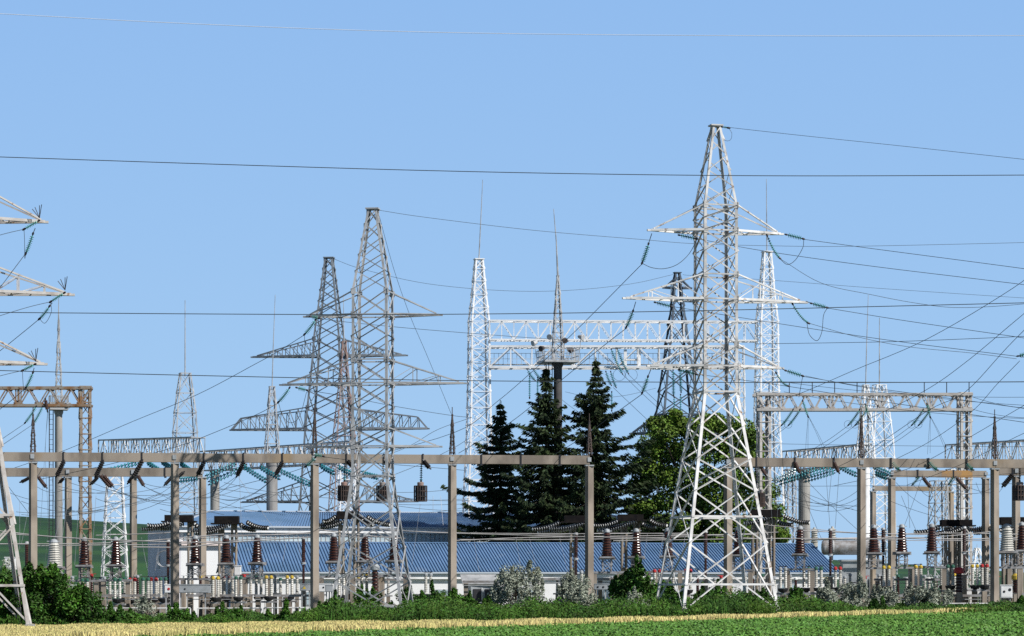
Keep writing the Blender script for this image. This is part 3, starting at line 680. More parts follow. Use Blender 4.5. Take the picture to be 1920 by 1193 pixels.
# --- rusty gantry strings
for k, (a, b) in enumerate((((68,762),(47,793)), ((80,762),(63,794)))):
    istring(f'dark green string, {("outer","inner")[k]} of the pair slanting below the rusty gantry beam', W(*a,215), W(*b,215), 12, r=.145, m='teal', sag=.06)
    wire(f'dark line running off from the {("outer","inner")[k]} slanting string of the rusty gantry', [(b[0],b[1]+1,215),(b[0]-28,b[1]+20,178),(b[0]-90,b[1]+62,172)], .02)
istring('brown insulator hanging inside the rusty gantry beam', W(85,748,215.4), W(89,771,215.4), 8, r=.145, m='brown2', solid=True)
for j in range(3):
    wire(f'{ORD[j]} pale dropper from the brown insulator of the rusty gantry to the yard', [(89+j,772,215.4),(84-j*3+j*j*4,850,222),(76+j*14,980,230),(66+j*18,1060,232)], .013, 'wire2')
# --- teal strings under the receding bus portals
def bus_strings(lst, where, m, Y):
    for k, (x0,y0,x1,y1,n) in enumerate(lst):
        for j in (0,1):
            istring(f'{ORD[k]} {("upper","lower")[j]} string of thin blue-green discs {where}', W(x0,y0+j*5,Y), W(x1,y1+j*6,Y-1+2*(x1<x0)), max(6,int(n*.9)), r=.15, m=m, sag=.03, tail=.02)
bus_strings([(264,863,206,879,11),(276,864,298,879,7),(303,863,322,875,6),(338,866,356,879,6),(372,893,337,897,8)], 'fanning below the bus portal beside the rusty column', 'tealblue', 258)
bus_strings([(442,866,386,892,12),(462,871,392,903,13),(457,873,499,899,11),(488,874,524,893,9),(525,880,582,906,13),(601,871,626,884,7),(634,873,661,886,7),(678,884,708,892,8)], 'fanning below the bus portal behind the front beam', 'tealblue', 256)
bus_strings([(1494,878,1449,901,11),(1530,876,1462,903,14),(1560,873,1474,899,16),(1565,882,1508,898,12),(1574,873,1605,887,8),(1638,873,1671,887,9),(1641,885,1663,892,7)], 'crowded below the dark bus portal', 'tealblue', 258)
# --- dark strings on the concrete beams
def pairs(lst, where, m, Y, r=.165, n=8):
    for k, (x0,y0,x1,y1) in enumerate(lst):
        istring(f'{ORD[k]} {where}', W(x0,y0,Y), W(x1,y1,Y), n, r=r, m=m, solid=True, tail=.05, sag=.03)
pairs([(120,864,106,893),(193,864,179,894),(267,863,249,896)], 'black slanting insulator hung from the front beam between its two outermost posts', 'black', 180.6)
pairs([(383,865,370,891),(457,865,444,893),(530,865,517,890)], 'black slanting insulator hung from the front beam right of the slim mast', 'black', 182)
pairs([(650,863,661,874),(720,863,735,878),(793,863,806,878)], 'short black curved insulator on the front beam among the barrel line traps', 'black', 183)
pairs([(71,893,87,914),(187,891,207,913),(194,891,212,912),(258,891,270,911)], 'dusty brown insulator slanting from the inner concrete beam on the rusty gantry side', 'brown2', 204, .15)
pairs([(56,895,39,904),(120,896,111,905),(184,894,170,908),(247,894,240,906),(325,891,309,909),(345,885,326,900)], 'black insulator leaning outward below the inner concrete beam', 'black', 204.5, .14)
pairs([(1422,866,1436,891),(1490,866,1500,887),(1563,866,1573,886)], 'rusty brown insulator hung from the front beam right of the white pylon', 'brown2', 187, .14)
for k, (x0,y0,x1,y1) in enumerate([(1672,866,1686,881),(1742,866,1757,881),(1813,868,1824,881)]):
    istring(f'{ORD[k]} short green string hung from the front beam above the orange stained portal', W(x0,y0,188), W(x1,y1,188), 8, r=.19, m='teal', sag=.10, tail=.03)
pairs([(1730,895,1745,914),(1793,895,1812,917)], 'curved brown insulator below the orange stained beam', 'brown2', 206, .15)
for k, (x0,y0,x1,y1) in enumerate([(1723,895,1711,909),(1788,895,1779,908)]):
    istring(f'{ORD[k]} small green string leaning below the orange stained beam', W(x0,y0,206.6), W(x1,y1,206.6), 7, r=.13, m='teal', tail=.03)
pairs([(1899,889,1880,912)], 'thick black insulator slanting below the cut-off concrete portal', 'black', 202.4, .2)
# --- line traps
for k, (px, Y, y0, y1, hw, lab) in enumerate([(645,184,904,941,11,'barrel line trap partly hidden by the grey pylon leg'),(717,184.4,904,941,11,'barrel line trap seen through the grey pylon bracing'),(788.5,184.8,904,942,12,'barrel line trap hanging clear beside the grey pylon'),
                                              (1428,200,918,952,6,'slim grey line trap before the leafy tree'),(1912,190,904,940,13,'barrel line trap at the picture edge')]):
    s = Y/F; o = W(px,y1,Y); t = thing('line_trap', lab, 'line trap', o); h = (y1-y0)*s; r = hw*s
    mb = MB()
    for i in range(16):
        a = i*math.pi/8; mb.bar((r*math.cos(a),r*math.sin(a),h*.06), (r*math.cos(a),r*math.sin(a),h*.8), .055, .05)
    for f in (.05,.28,.55,.80): mb.lathe([(r*.86,h*f-.02),(r*1.03,h*f-.02),(r*1.03,h*f+.03),(r*.86,h*f+.03)], 18)
    mb.build('slat_barrel', 'darkrust', t)
    mb = MB(); mb.lathe([(r*.8,h*.08),(r*.82,h*.78)], 14); mb.build('coil', 'dark', t)
    mb = MB(); mb.lathe([(r*.5,h*.82),(r*.52,h*.97),(r*.4,h)], 12); mb.build('cap', 'redsteel', t)
    if k < 3: istring(f'thin glass disc string holding the {lab}', W(px+1.5,863,Y), W(px+1,903,Y), 9, r=.11, m='tealblue', tail=.05)
    elif k == 3: istring(f'string of black discs holding the {lab}', W(1416,866,187.3), W(1418,905,187.3), 10, r=.12, m='black')
    else: istring(f'string of small black discs holding the {lab}', W(px,870,Y), W(px,903,Y), 8, r=.11, m='black')
# ---------------------------------------------------------------- buildings
def quadprism(mb, pts, th):                                        # thick sheet from a planar outline
    P = [V(p) for p in pts]; n = (P[1]-P[0]).cross(P[2]-P[0]).normalized()*th; k = len(P)
    mb.add([p for p in P]+[p-n for p in P], [tuple(range(k)), tuple(range(2*k-1,k-1,-1))]+[(i,i+k,(i+1)%k+k,(i+1)%k) for i in range(k)])
def ribbed(mb, e0, e1, r0, r1, pitch=.25, hgt=.085):
    """ribbed sheet between eave e0-e1 and ridge r0-r1"""
    n = max(2, int((e1-e0).length/pitch)); nrm = (e1-e0).cross(r0-e0).normalized()
    if nrm.z < 0: nrm = -nrm
    vs = []; fs = []
    prof = []
    for i in range(n):
        for f, h in ((0,0),(.50,0),(.60,1),(.9,1)): prof.append(((i+f)/n, h))
    prof.append((1.,0))
    for f, h in prof:
        vs.append(e0.lerp(e1,f)+nrm*(h*hgt)); vs.append(r0.lerp(r1,f)+nrm*(h*hgt))
    for i in range(len(prof)-1): fs.append((2*i,2*i+2,2*i+3,2*i+1))
    mb.add(vs, fs)
# low front building
def dirs(al): return V((math.cos(R(al)),math.sin(R(al)),0)), V((-math.sin(R(al)),math.cos(R(al)),0))
u, n_ = dirs(11)
c0 = V((0,230,0))
XL, XR = -22.4, 27.6
fl = c0+u*XL; fr = c0+u*XR; wd = 8.0; ez, rz_ = 3.12, 5.6
t = thing('substation_building', 'long low white building with a bright blue ribbed roof behind the equipment', 'building', (fl.x,fl.y,g(fl.x))); o = t.location.copy()
mb = MB(); b = -.6
def wallbox(mb, a, d, dep, z0, z1, nn):
    q = [a, d, d+nn*dep, a+nn*dep]
    mb.add([V((p.x,p.y,z)) for z in (z0,z1) for p in q], [(3,2,1,0),(4,5,6,7)]+[(i,(i+1)%4,(i+1)%4+4,i+4) for i in range(4)])
ins = n_*.35
wallbox(mb, fl+ins+u*.3, fr+ins-u*.3, wd*2-.7, b, ez-.02, n_)
mb.build('wall', 'wall', t, off=o)
mb = MB(); wallbox(mb, fl+n_*.05, fr+n_*.05, .28, ez-.52, ez-.03, n_); mb.build('fascia', 'whiteclean', t, off=o)
mb = MB(); e0, e1 = fl+V((0,0,ez)), fr+V((0,0,ez)); r0, r1 = fl+n_*wd+V((0,0,rz_)), fr+n_*wd+V((0,0,rz_))
ribbed(mb, e0, e1, r0, r1); e2, e3 = fl+n_*2*wd+V((0,0,ez)), fr+n_*2*wd+V((0,0,ez)); ribbed(mb, e2, e3, r0, r1)
ro = mb.build('roof', 'roof', t, off=o)
mb = MB(); mb.bar(r0+V((0,0,.05)), r1+V((0,0,.05)), .4, .08); mb.build('ridge_cap', 'roof', ro, off=o)
mb = MB(); mb.bar(e0+V((0,0,-.02))-n_*.1, e1+V((0,0,-.02))-n_*.1, .14, .12); mb.build('gutter', 'blueroofend', ro, off=o)
mb = MB()
for q in (fl+u*.28, fr-u*.28):
    P = [q+n_*.35+V((0,0,ez-.05)), q+n_*(2*wd-.35)+V((0,0,ez-.05)), q+n_*wd+V((0,0,rz_-.1))]; mb.add(P+[p+u*.02 for p in P], [(0,1,2),(5,4,3),(0,3,4,1),(1,4,5,2),(2,5,3,0)])
mb.build('gable', 'wall', t, off=o)
for k, f in enumerate((.13,.22,.34,.47,.60,.68,.80,.91)):
    p = fl.lerp(fr, f)+n_*.32; mb = MB(); z0 = .75+g(p.x)
    mb.box(p+V((0,0,z0+.55)), (1.5,.10,1.1), R(11)); fm = mb.build('window', 'greypaint', t, off=o)
    mb = MB()
    for q in (-.36,.36): mb.box(p+u*q-n_*.06+V((0,0,z0+.55)), (.62,.03,.96), R(11))
    mb.build('pane', 'glassband', fm, off=o)
# taller rear building with hipped blue roof
u2, n2 = dirs(17)
fl2 = W(330,987,247); ez2 = fl2.z; fl2.z = 0; fr2 = fl2+u2*47; wd2 = 8.5; rz2 = 8.75
t = thing('substation_building', 'taller white building with a hipped blue roof and pale lilac end wall, rear left', 'building', (fl2.x,fl2.y,g(fl2.x))); o = t.location.copy()
mb = MB(); wallbox(mb, fl2+n2*.5+u2*.5, fr2+n2*.5-u2*.5, 2*wd2-1, b, ez2-.02, n2); mb.build('wall', 'wall', t, off=o)
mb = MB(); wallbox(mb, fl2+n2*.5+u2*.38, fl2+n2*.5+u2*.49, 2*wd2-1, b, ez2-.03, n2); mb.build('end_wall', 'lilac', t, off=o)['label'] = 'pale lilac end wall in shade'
mb = MB(); wallbox(mb, fl2+n2*.05, fr2+n2*.05, .42, ez2-.5, ez2-.04, n2); mb.build('fascia', 'whiteclean', t, off=o)
mb = MB(); wallbox(mb, fl2+n2*.38+u2*.8, fr2+n2*.38-u2*.6, .11, ez2-1.25, ez2-.52, n2); gl = mb.build('window_band', 'glassband', t, off=o)
mb = MB()
for i in range(110): p = (fl2+n2*.36+u2*1).lerp(fr2+n2*.36-u2*1, i/109); mb.box(p+V((0,0,ez2-.885)), (.07,.06,.7), R(17))
mb.build('mullion', 'galv', gl, off=o)
mb = MB(); wallbox(mb, fl2+n2*.1+u2*.5, fr2+n2*.1-u2*.5, .37, ez2-1.65, ez2-1.28, n2); mb.build('ledge', 'ledge', t, off=o)
e0, e1 = fl2+V((0,0,ez2)), fr2+V((0,0,ez2)); q0, q1 = e0+n2*2*wd2, e1+n2*2*wd2
r0, r1 = fl2+n2*wd2+u2*4.6+V((0,0,rz2)), fr2+n2*wd2-u2*4.6+V((0,0,rz2))
mb = MB(); ribbed(mb, e0+u2*.0, e1, r0, r1); ribbed(mb, q0, q1, r0, r1); ro = mb.build('roof', 'roof', t, off=o)
mb = MB(); mb.add([e0, q0, r0, e1, q1, r1], [(0,2,1),(3,4,5)]); mb.build('roof_end', 'blueroofend', ro, off=o)  # pale colour paints the sky's reflection into the hip ends
mb = MB(); mb.bar(r0+V((0,0,.06)), r1+V((0,0,.06)), .5, .1); mb.bar(e0+V((0,0,.04)), r0+V((0,0,.05)), .25, .08); mb.bar(e0-n2*.1, e1-n2*.1, .16, .14); mb.build('ridge_cap', 'blueroofend', ro, off=o)
mb = MB()
for k,(f,z) in enumerate(((.3,4.2),(.62,4.2))): mb.box(fl2+n2*2*wd2*f+u2*.35+V((0,0,z)), (.06,.9,1.1), R(17))
mb.build('window', 'greypaint', t, off=o)
# small control hut and porch
X, Y = gx(905,214), 214.; gz = g(X)
t = thing('equipment_kiosk', 'small grey metal kiosk with a lean-to roof and dark door beside the silver bush', 'kiosk', (X,Y,gz))
mb = MB(); mb.box((-.1,.3,1.15), (1.9,1.5,2.3), R(12)); mb.build('body', 'greypaint', t)
mb = MB(); quadprism(mb, [(-1.5,-.85,2.25),(1.2,-.5,2.25),(1.0,1.4,2.95),(-1.7,1.0,2.95)], .07); mb.build('roof', 'galv', t)
mb = MB(); mb.box((-.35,-.56,1.0), (.7,.05,1.7), R(12)); mb.box((.42,-.40,1.0), (.5,.05,1.7), R(12)); d = mb.build('door', 'dark', t)
mb = MB(); mb.box((-.05,-.52,1.0), (.05,.07,1.9), R(12)); mb.build('door_frame', 'whiteclean', t)
# power transformer with conservator at the right
X, Y = gx(1612,258), 258.; gz = g(X); s = Y/F
t = thing('power_transformer', 'big grey power transformer with a round silver conservator tank, right of the blue roof end', 'transformer', (X,Y,gz))
zz = lambda r: zat(r,Y)-gz; xx = lambda p: (p-1612)*s
mb = MB(); mb.box((xx(1615),0,(zz(1052)+.2)/2+.1), (3.6,2.4,zz(1052)-.2)); mb.box((xx(1615),0,zz(1052)+.03), (3.9,2.7,.16)); mb.build('tank', 'greypaint', t)
mb = MB()
for i in range(12): mb.box((xx(1578)+i*.26,-1.45,1.35), (.06,.6,1.7))
mb.build('radiator', 'greypaint', t)
mb = MB(); zc = zz(1027); mb.lathe([(.35,0),(.60,.05),(.67,.2),(.67,5.1),(.60,5.25),(.35,5.3)], 22, (xx(1540),-.2,zc), (1,0,0)); cons = mb.build('conservator', 'steelstand', t, smooth=False)
mb = MB(); mb.lathe([(.71,0),(.71,.12)], 22, (xx(1560),-.2,zc), (1,0,0)); mb.lathe([(.71,0),(.71,.12)], 22, (xx(1630),-.2,zc), (1,0,0)); mb.build('band', 'galv', cons)
mb = MB()
for p in (1560,1630): mb.bar((xx(p),-.2,zz(1052)), (xx(p),-.2,zc-.5), .14)
mb.build('bracket', 'galv', t)
for p, top, bot in ((1528,992,1017),(1562,990,1018),(1637,993,1020)):
    mb = MB(); h0, h1 = zz(bot), zz(top); pr = [(.3,h0-.6),(.32,h0)]
    nsh = 6
    for i in range(nsh): q = h0+(h1-h0)*i/nsh; pr += [(.26,q),(.40,q+.06),(.27,q+.11)]
    pr += [(.12,h1),(.1,h1+.15)]; mb.lathe(pr, 14, (xx(p),.5,0)); mb.build('bushing', 'porcelain', t)
X, Y = gx(1596,214), 214.; gz = g(X)
t = thing('sheet_cover', 'grey curved sheet cover with a round pipe arch beside the front concrete post', 'cover', (X,Y,gz)); mb = MB()
for i in range(8):
    a0, a1 = math.pi/2*i/8, math.pi/2*(i+1)/8
    mb.bar((-.9+1.5*math.sin(a0),0,.6+1.7*math.cos(a0)), (-.9+1.5*math.sin(a1),0,.6+1.7*math.cos(a1)), .9, .06, ref=(0,1,0))
mb.box((-.2,.2,.45), (1.5,1.,.9)); mb.build('cover', 'greypaint', t)
mb = MB(); mb.tube([(.2+.6*math.cos(i*math.pi/10),-.55,1.1+.8*math.sin(i*math.pi/10)) for i in range(11)], .05, 6); mb.build('pipe', 'dark', t)

# ---------------------------------------------------------------- 35 kV bus portals with dark beams and disc strings
def lportal(label, Y, beam, posts, left, right, short):
    """beam=(x0,x1,top,bottom) ; posts=[(px,top row)] ; left/right = strings as rows of pixels"""
    X = gx(posts[0][0],Y); t = thing('bus_portal', label, 'portal', (X,Y,g(X))); o = t.location.copy(); s = Y/F
    for px, row in posts:
        mb = MB(); x = gx(px,Y); zt = zat(row,Y); w = .42
        for q in (-1,1): mb.box((x+q*w*.36,Y,(zt+g(x)-.3)/2), (w*.32,.34,zt-g(x)+.3), R(14))
        for zc in (zt-.2, zt-1.9, zt-3.4): mb.box((x,Y+.03,zc), (w*.9,.27,.45), R(14))
        mb.build('post', 'concrete', t, off=o)
    x0, x1, r0, r1 = beam; a, b = W(x0,(r0+r1)/2,Y), W(x1,(r0+r1)/2,Y); mb = MB(); h = (r1-r0)*s
    mb.bar(a, b, 1.2, h); mb.bar(a+V((-.25,0,-h/2-.05)), b+V((.25,0,-h/2-.05)), 1.4, .1); mb.build('beam', 'darkbeam', t, off=o)
    for side, lst in (('left-going',left),('right-going',right)):
        for k, (ax,ay,bx,by,n) in enumerate(lst):
            sd = side.replace('left-going','rusty-gantry-side').replace('right-going','far-side')
            lab = f'{ORD[k]} glint-capped black disc string {"west" if side[0]=="l" else "east"} of the dark beam {short}'
            dstring(lab, W(ax,ay,Y-.5-.5*k), W(bx,by,Y-1.5-.6*k), n)
def dstring(label, a, b, n):
    t = thing('disc_string', label, 'insulator', a); d = b-a; mb = MB(); mc = MB(); ax = d.normalized(); p_ = d.length/n
    for i in range(n):
        c = d*((i+.5)/n)-V((0,0,.9*.16*((i+.5)/n)*(1-(i+.5)/n)*4))
        mb.lathe([(.06,-p_*.25),(.19,-p_*.05),(.20,p_*.08),(.07,p_*.20)], 9, c, ax)
        mc.lathe([(.05,p_*.2),(.095,p_*.26),(.095,p_*.45),(.045,p_*.5)], 7, c, ax)
    mc.tube([(0,0,0)]+[d*f-V((0,0,.9*.16*f*(1-f)*4)) for f in (.25,.5,.75,1.)], .03, 5)
    mb.build('disc_stack', 'black', t); mc.build('glint_cap_row', 'whitecap', t); return t  # white caps stand in for glints on the glossy discs
Y3 = 213
lportal('dark-beamed bus portal just left of the thin black bushing before the lilac wall end', 216, (310,362,966,977), [(357,978)],
        [(345,981,300,991,11),(338,980,265,992,17),(318,980,276,985,9)], [(362,980,388,993,6)], 'before the lilac end wall')
lportal('dark-beamed bus portal with twin concrete posts at the pale hip end of the rear roof', Y3, (403,448,968,981), [(415,994),(439,983)],
        [(436,981,372,991,16),(428,985,352,995,17),(420,990,365,999,13)], [(450,983,480,993,8),(462,979,503,990,10)], 'at the rear roof hip end')
lportal('dark-beamed bus portal with twin concrete posts behind the grey pylon leg', 214, (632,673,959,971), [(640,985),(668,974)],
        [(636,974,582,986,14),(645,977,600,988,11),(630,968,606,978,7)], [(674,971,700,984,8),(688,969,731,984,11)], 'behind the grey pylon leg')
lportal('dark-beamed bus portal in the spruce shade behind the last front post', 212, (1058,1100,967,978), [(1074,984)],
        [(1080,985,1008,998,17),(1095,982,1030,991,15),(1050,980,998,992,12)], [(1100,983,1112,990,4)], 'in the spruce shade')
lportal('dark-beamed bus portal with paired hollow posts under the leafy tree', Y3, (1158,1206,965,975), [(1170,984),(1194,974)],
        [(1196,976,1130,990,16),(1180,982,1120,995,14),(1160,977,1113,985,11)], [(1203,981,1230,988,7),(1218,975,1251,985,9)], 'under the leafy tree')
lportal('dark-beamed bus portal seen just right of the white pylon legs', 212, (1404,1461,956,967), [(1415,985),(1447,972)],
        [(1445,970,1395,981,12)], [(1456,976,1486,984,8),(1470,968,1518,980,12)], 'right of the white pylon legs')
lportal('dark-beamed bus portal against the sky between orange stained portal posts', 210, (1764,1821,975,985), [(1777,989),(1795,989)],
        [(1762,988,1714,998,10),(1790,990,1745,1001,11),(1810,988,1770,998,10)], [(1815,993,1856,984,10),(1825,998,1858,990,8)], 'against the sky')
lportal('dark-beamed bus portal cut off by the picture edge', 208, (1874,1960,970,982), [(1885,985),(1912,985)],
        [(1905,985,1875,994,7),(1925,984,1885,996,9)], [], 'cut off by the picture edge')

# ---------------------------------------------------------------- current transformers (tapered bushings on steel stands)
def bushing_profile(h, r0, r1, n, depth=.07):
    pr = [(r0*.9,0)]
    for i in range(n):
        f = i/n; r = r0+(r1-r0)*f; z = h*f; p = h/n
        pr += [(r-depth,z+p*.08),(r,z+p*.22),(r-.01,z+p*.36),(r-depth,z+p*.62)]
    return pr+[(r1-depth,h),(r1*.75,h+.02)]
def ct_proto(label, m, h, r0, r1, n, group, loc, zb):
    t = thing('current_transformer', label, 'transformer', loc, 0, group)
    z0 = zb; mb = MB(); mb.lathe(bushing_profile(h, r0, r1, n), 16, (0,0,z0+.06)); mb.build('bushing', m, t, smooth=False)
    mb = MB(); mb.lathe([(r1*.7,z0+h+.08),(r1*.8,z0+h+.14),(r1*.62,z0+h+.3),(r1*.2,z0+h+.36)], 12); mb.box((0,0,z0+h+.2), (r1*2.6,.07,.06)); mb.build('cap', 'greypaint', t)
    mb = MB(); mb.box((0,0,z0), (r0*2.5,r0*2.5,.12)); mb.box((0,0,z0-.11), (r0*2.9,.5,.09)); mb.build('tray', 'steelstand', t)
    mb = MB(); tower(mb, 0, 0, [(z0-.95,.34),(z0-.53,.34),(z0-.13,.34)], leg=.09, dg=.05, style='Z'); mb.build('stand', 'steelstand', t)
    mb = MB(); mb.box((0,0,z0-1.04), (2.3,.35,.14)); mb.build('cross_beam', 'steelstand', t)
    for q in (-.85,.85):
        mb = MB(); mb.box((q,0,(z0-1.12)/2-.2), (.3,.3,z0-1.12+.4)); mb.build('post', 'concrete', t)
    return t
YE = 197.
def eloc(px, Y=YE): x = gx(px,Y); return (x,Y,g(x))
def bot(row, px, Y=YE): return zat(row,Y)-g(gx(px,Y))
brown = [(158,'nearest to the rusty gantry leg'),(217,'just right of the rusty gantry leg'),(366,'right of the slim black bushing by the lilac wall'),(424,'before the white wall corner'),(482,'at the left end of the low blue roof'),
         (626,'left of the grey pylon legs'),(684,'between the grey pylon legs'),(739,'behind the right grey pylon leg'),
         (1138,'right of the last front post by the spruces'),(1193,'above the big green bush'),(1252,'behind the left white pylon leg'),(1384,'between the white pylon legs'),
         (1500,'standing alone before the right end of the blue roof'),(1638,'right beside the front concrete post by the conservator'),(1691,'in front of the open sky, nearer the blue roof'),(1747,'in front of the open sky, below the dark beam')]
proto = None
for px, lab in brown:
    lab = 'tapered brown ribbed current transformer '+lab; l = eloc(px)
    if proto is None: proto = ct_proto(lab, 'brown', 1.62, .42, .27, 9, 'brown current transformers on steel stands', l, bot(1061,px))
    else: dup(proto, l, random.uniform(-.2,.2), lab)
pw = None
for px, lab in ((101,'squat white ribbed voltage transformer by the left green bush'),(1888,'squat white ribbed voltage transformer near the picture edge')):
    if pw is None: pw = ct_proto(lab, 'porcelain', 1.55, .52, .36, 10, 'white voltage transformers', eloc(px,192), bot(1064,px,192))
    else: dup(pw, eloc(px,192), 0, lab)
dup(proto, eloc(1916,196), 0, 'tapered brown ribbed current transformer cut off by the picture edge')
# small brown stubby bushings with coloured caps
for px, top, base, r, capm, lab in ((703,1070,1109,.26,'greypaint','stubby brown ribbed bushing low between the grey pylon legs'),(1798,1076,1111,.27,'red','stubby brown bushing with a bright red cap by the right fence'),
                                   (1905,1088,1112,.25,'yellow','stubby bushing with a round yellow cap at the picture edge')):
    l = eloc(px,194); t = thing('cap_bushing', lab, 'bushing', l); z0, z1 = bot(base,px,194), bot(top,px,194); mb = MB()
    mb.lathe(bushing_profile(z1-z0, r, r*.95, 6), 14, (0,0,z0)); mb.build('bushing', 'brown', t)
    mb = MB(); mb.lathe([(r*.7,z1),(r*1.25,z1+.05),(r*1.25,z1+.28),(r*.8,z1+.42),(r*.2,z1+.45)], 14); mb.build('cap', capm, t)
    mb = MB(); mb.box((0,0,z0/2-.15), (.34,.34,z0+.25)); mb.build('post', 'concrete', t)
# slender breaker poles
pb = None
for px, top, base, lab in ((569,1012,1096,'slender dark brown breaker pole left of a front post before the blue roof'),(315,1012,1096,'slender black breaker pole before the lilac wall'),(1080,1012,1096,'slender black breaker pole beside the spruce-side concrete post'),
                      (1323,1012,1096,'slender dark breaker pole inside the white pylon legs'),(1557,1012,1096,'slender dark breaker pole at the right roof end by the conservator'),(1656,1014,1096,'slender dark breaker pole just right of a front post, sky side'),
                      (1808,1014,1096,'slender dark breaker pole below the dark sky beam'),(50,1014,1096,'slender black breaker pole behind the first front post')):
    l = eloc(px,198)
    if pb is None:
        pb = thing('breaker_pole', lab, 'circuit breaker', l, 0, 'slender dark breaker poles'); z0, z1 = bot(base,px,198), bot(top,px,198); zm = (z0+z1)/2-.1
        mb = MB(); mb.lathe(bushing_profile(z1-zm-.1, .15, .15, 12, .035), 12, (0,0,zm+.1)); mb.build('upper_insulator', 'brown', pb)
        mb = MB(); mb.lathe(bushing_profile(zm-z0-.1, .11, .11, 12, .03), 12, (0,0,z0)); mb.build('lower_insulator', 'brown', pb)
        mb = MB(); mb.lathe([(.17,zm-.05),(.17,zm+.08)], 12); mb.lathe([(.12,z1),(.16,z1+.05),(.12,z1+.18)], 12); mb.build('flange', 'galv', pb)
        mb = MB(); mb.box((0,0,z0/2-.2), (.32,.32,z0+.3)); mb.build('post', 'concrete', pb)
    else: dup(pb, l, 0, lab)
# ---------------------------------------------------------------- disconnectors: two pale insulators on a channel
def disc_proto(capm, loc, label):
    t = thing('disconnector', label, 'disconnector', loc, 0, 'pale twin-insulator disconnectors'); z0 = 1.62
    for q in (-1,1):
        mb = MB(); mb.lathe(bushing_profile(1.16, .125, .115, 9, .022), 10, (q*.17,0,z0)); i_ = mb.build('insulator', 'porcelain', t)
        mb = MB(); mb.lathe([(.09,z0+1.16),(.135,z0+1.2),(.13,z0+1.33),(.06,z0+1.40)], 10, (q*.17,0,0)); mb.build('cap', capm, i_)
    mb = MB(); mb.bar((-.3,0,z0+1.45), (.3,.25,z0+1.45), .05); mb.bar((.17,0,z0+1.38), (.17,0,z0+1.5), .07); mb.build('contact_arm', 'dark', t)
    mb = MB(); mb.lathe([(.12,z0-.34),(.30,z0-.25),(.36,z0-.10),(.36,z0-.03)], 14); mb.build('drive_bowl', 'dark', t)
    mb = MB(); mb.box((0,0,z0-.40), (1.15,.3,.12)); mb.build('base_beam', 'steelstand', t)
    for q in (-.02,): 
        mb = MB(); mb.box((q,0,(z0-.46)/2-.2), (.32,.3,z0-.46+.4)); mb.build('post', 'concrete', t)
    mb = MB(); mb.tube([(.42,-.1,0),(.42,-.1,z0-.3)], .025, 5); mb.build('drive_rod', 'galv', t)
    return t
protos = {}
near = {}
dl = [(159,'green','left of the rusty gantry leg'),(183,'greypaint','right behind the rusty gantry leg'),(220,'green','under the second brown transformer'),(248,'red','at the foot of the lilac wall, nearer the hill'),(273,'green','at the foot of the lilac wall, middle'),(288,'red','at the foot of the lilac wall, farther along'),(306,'green','before the slender black pole by the lilac wall'),
      (392,'red','right of the long grey cabinet'),(404,'yellow','behind the red-capped pair by the long grey cabinet'),(425,'red','under the brown transformer at the white corner'),(447,'green','left of the brown transformer at the roof end'),(485,'green','right under the brown transformer at the roof end'),(504,'yellow','before the low blue roof, nearer the roof end'),(543,'yellow','left of the slender brown pole'),
      (640,'greypaint','inside the left grey pylon leg'),(683,'yellow','behind the stubby brown bushing'),(803,'greypaint','alone before the white wall right of the grey pylon'),(1006,'yellow','between the two silver bushes'),(1095,'greypaint','behind the last spruce-side front post'),(1172,'yellow','by the big green bush'),
      (1232,'red','behind the left leg of the white pylon'),(1290,'red','inside the white pylon legs'),(1468,'greypaint','right of the white pylon foot'),(1512,'green','under the lone brown transformer'),(1535,'green','right of the lone brown transformer'),(1571,'red','at the right corner of the blue roof'),
      (1662,'yellow','right of the front post by the conservator'),(1710,'yellow','below the brown transformers against the sky'),(1722,'yellow','behind the yellow pair against the sky'),(1770,'greypaint','left of the red-capped bushing'),(1782,'green','immediately beside the red-capped bushing'),(1828,'yellow','right of the red-capped bushing'),(1846,'red','behind the edge-side front post'),(1900,'greypaint','by the white cabinet at the edge')]
word = {'green':'green-capped','red':'red-capped','yellow':'yellow-capped','greypaint':'grey-capped'}
for i, (px, cm, lab) in enumerate(dl):
    Y = 194.5 if i % 2 == 0 else 197.5; l = eloc(px, Y); lab = f'{word[cm]} pale insulator pair {lab}'
    if cm not in protos: protos[cm] = disc_proto(cm, l, lab)
    else: dup(protos[cm], l, random.uniform(-.25,.25), lab)
# benches under them
def bench(px0, px1, row, label, Y=196., step=1.7):
    x0, x1 = gx(px0,Y), gx(px1,Y); t = thing('equipment_bench', label, 'bench', (x0,Y,g(x0))); o = t.location.copy(); z = zat(row,Y)
    mb = MB()
    for q in (-.35,.35): mb.bar((x0,Y+q,z), (x1,Y+q,z), .09, .16)
    k = int((x1-x0)/.6)
    for i in range(k): x = x0+(x1-x0)*i/k; mb.box((x,Y,z), (.06,.62,.06))
    mb.build('top_frame', 'steelstand', t, off=o)
    n = max(2, int((x1-x0)/step)+1)
    for i in range(n):
        x = x0+.2+(x1-x0-.4)*i/(n-1); mb = MB(); mb.box((x,Y,(z-.1+g(x)-.3)/2), (.30,.32,z-.1-g(x)+.3)); mb.build('post', 'concrete', t, off=o)
    mb = MB(); mb.bar((x0,Y-.45,z-.25), (x1,Y-.45,z-.25), .05); mb.build('pipe', 'galv', t, off=o)
bench(126,335,1117,'long equipment bench on concrete posts behind the left bushes'); bench(352,470,1117,'equipment bench on concrete posts below the long grey cabinet'); bench(478,592,1117,'equipment bench on concrete posts ending at the third front post')
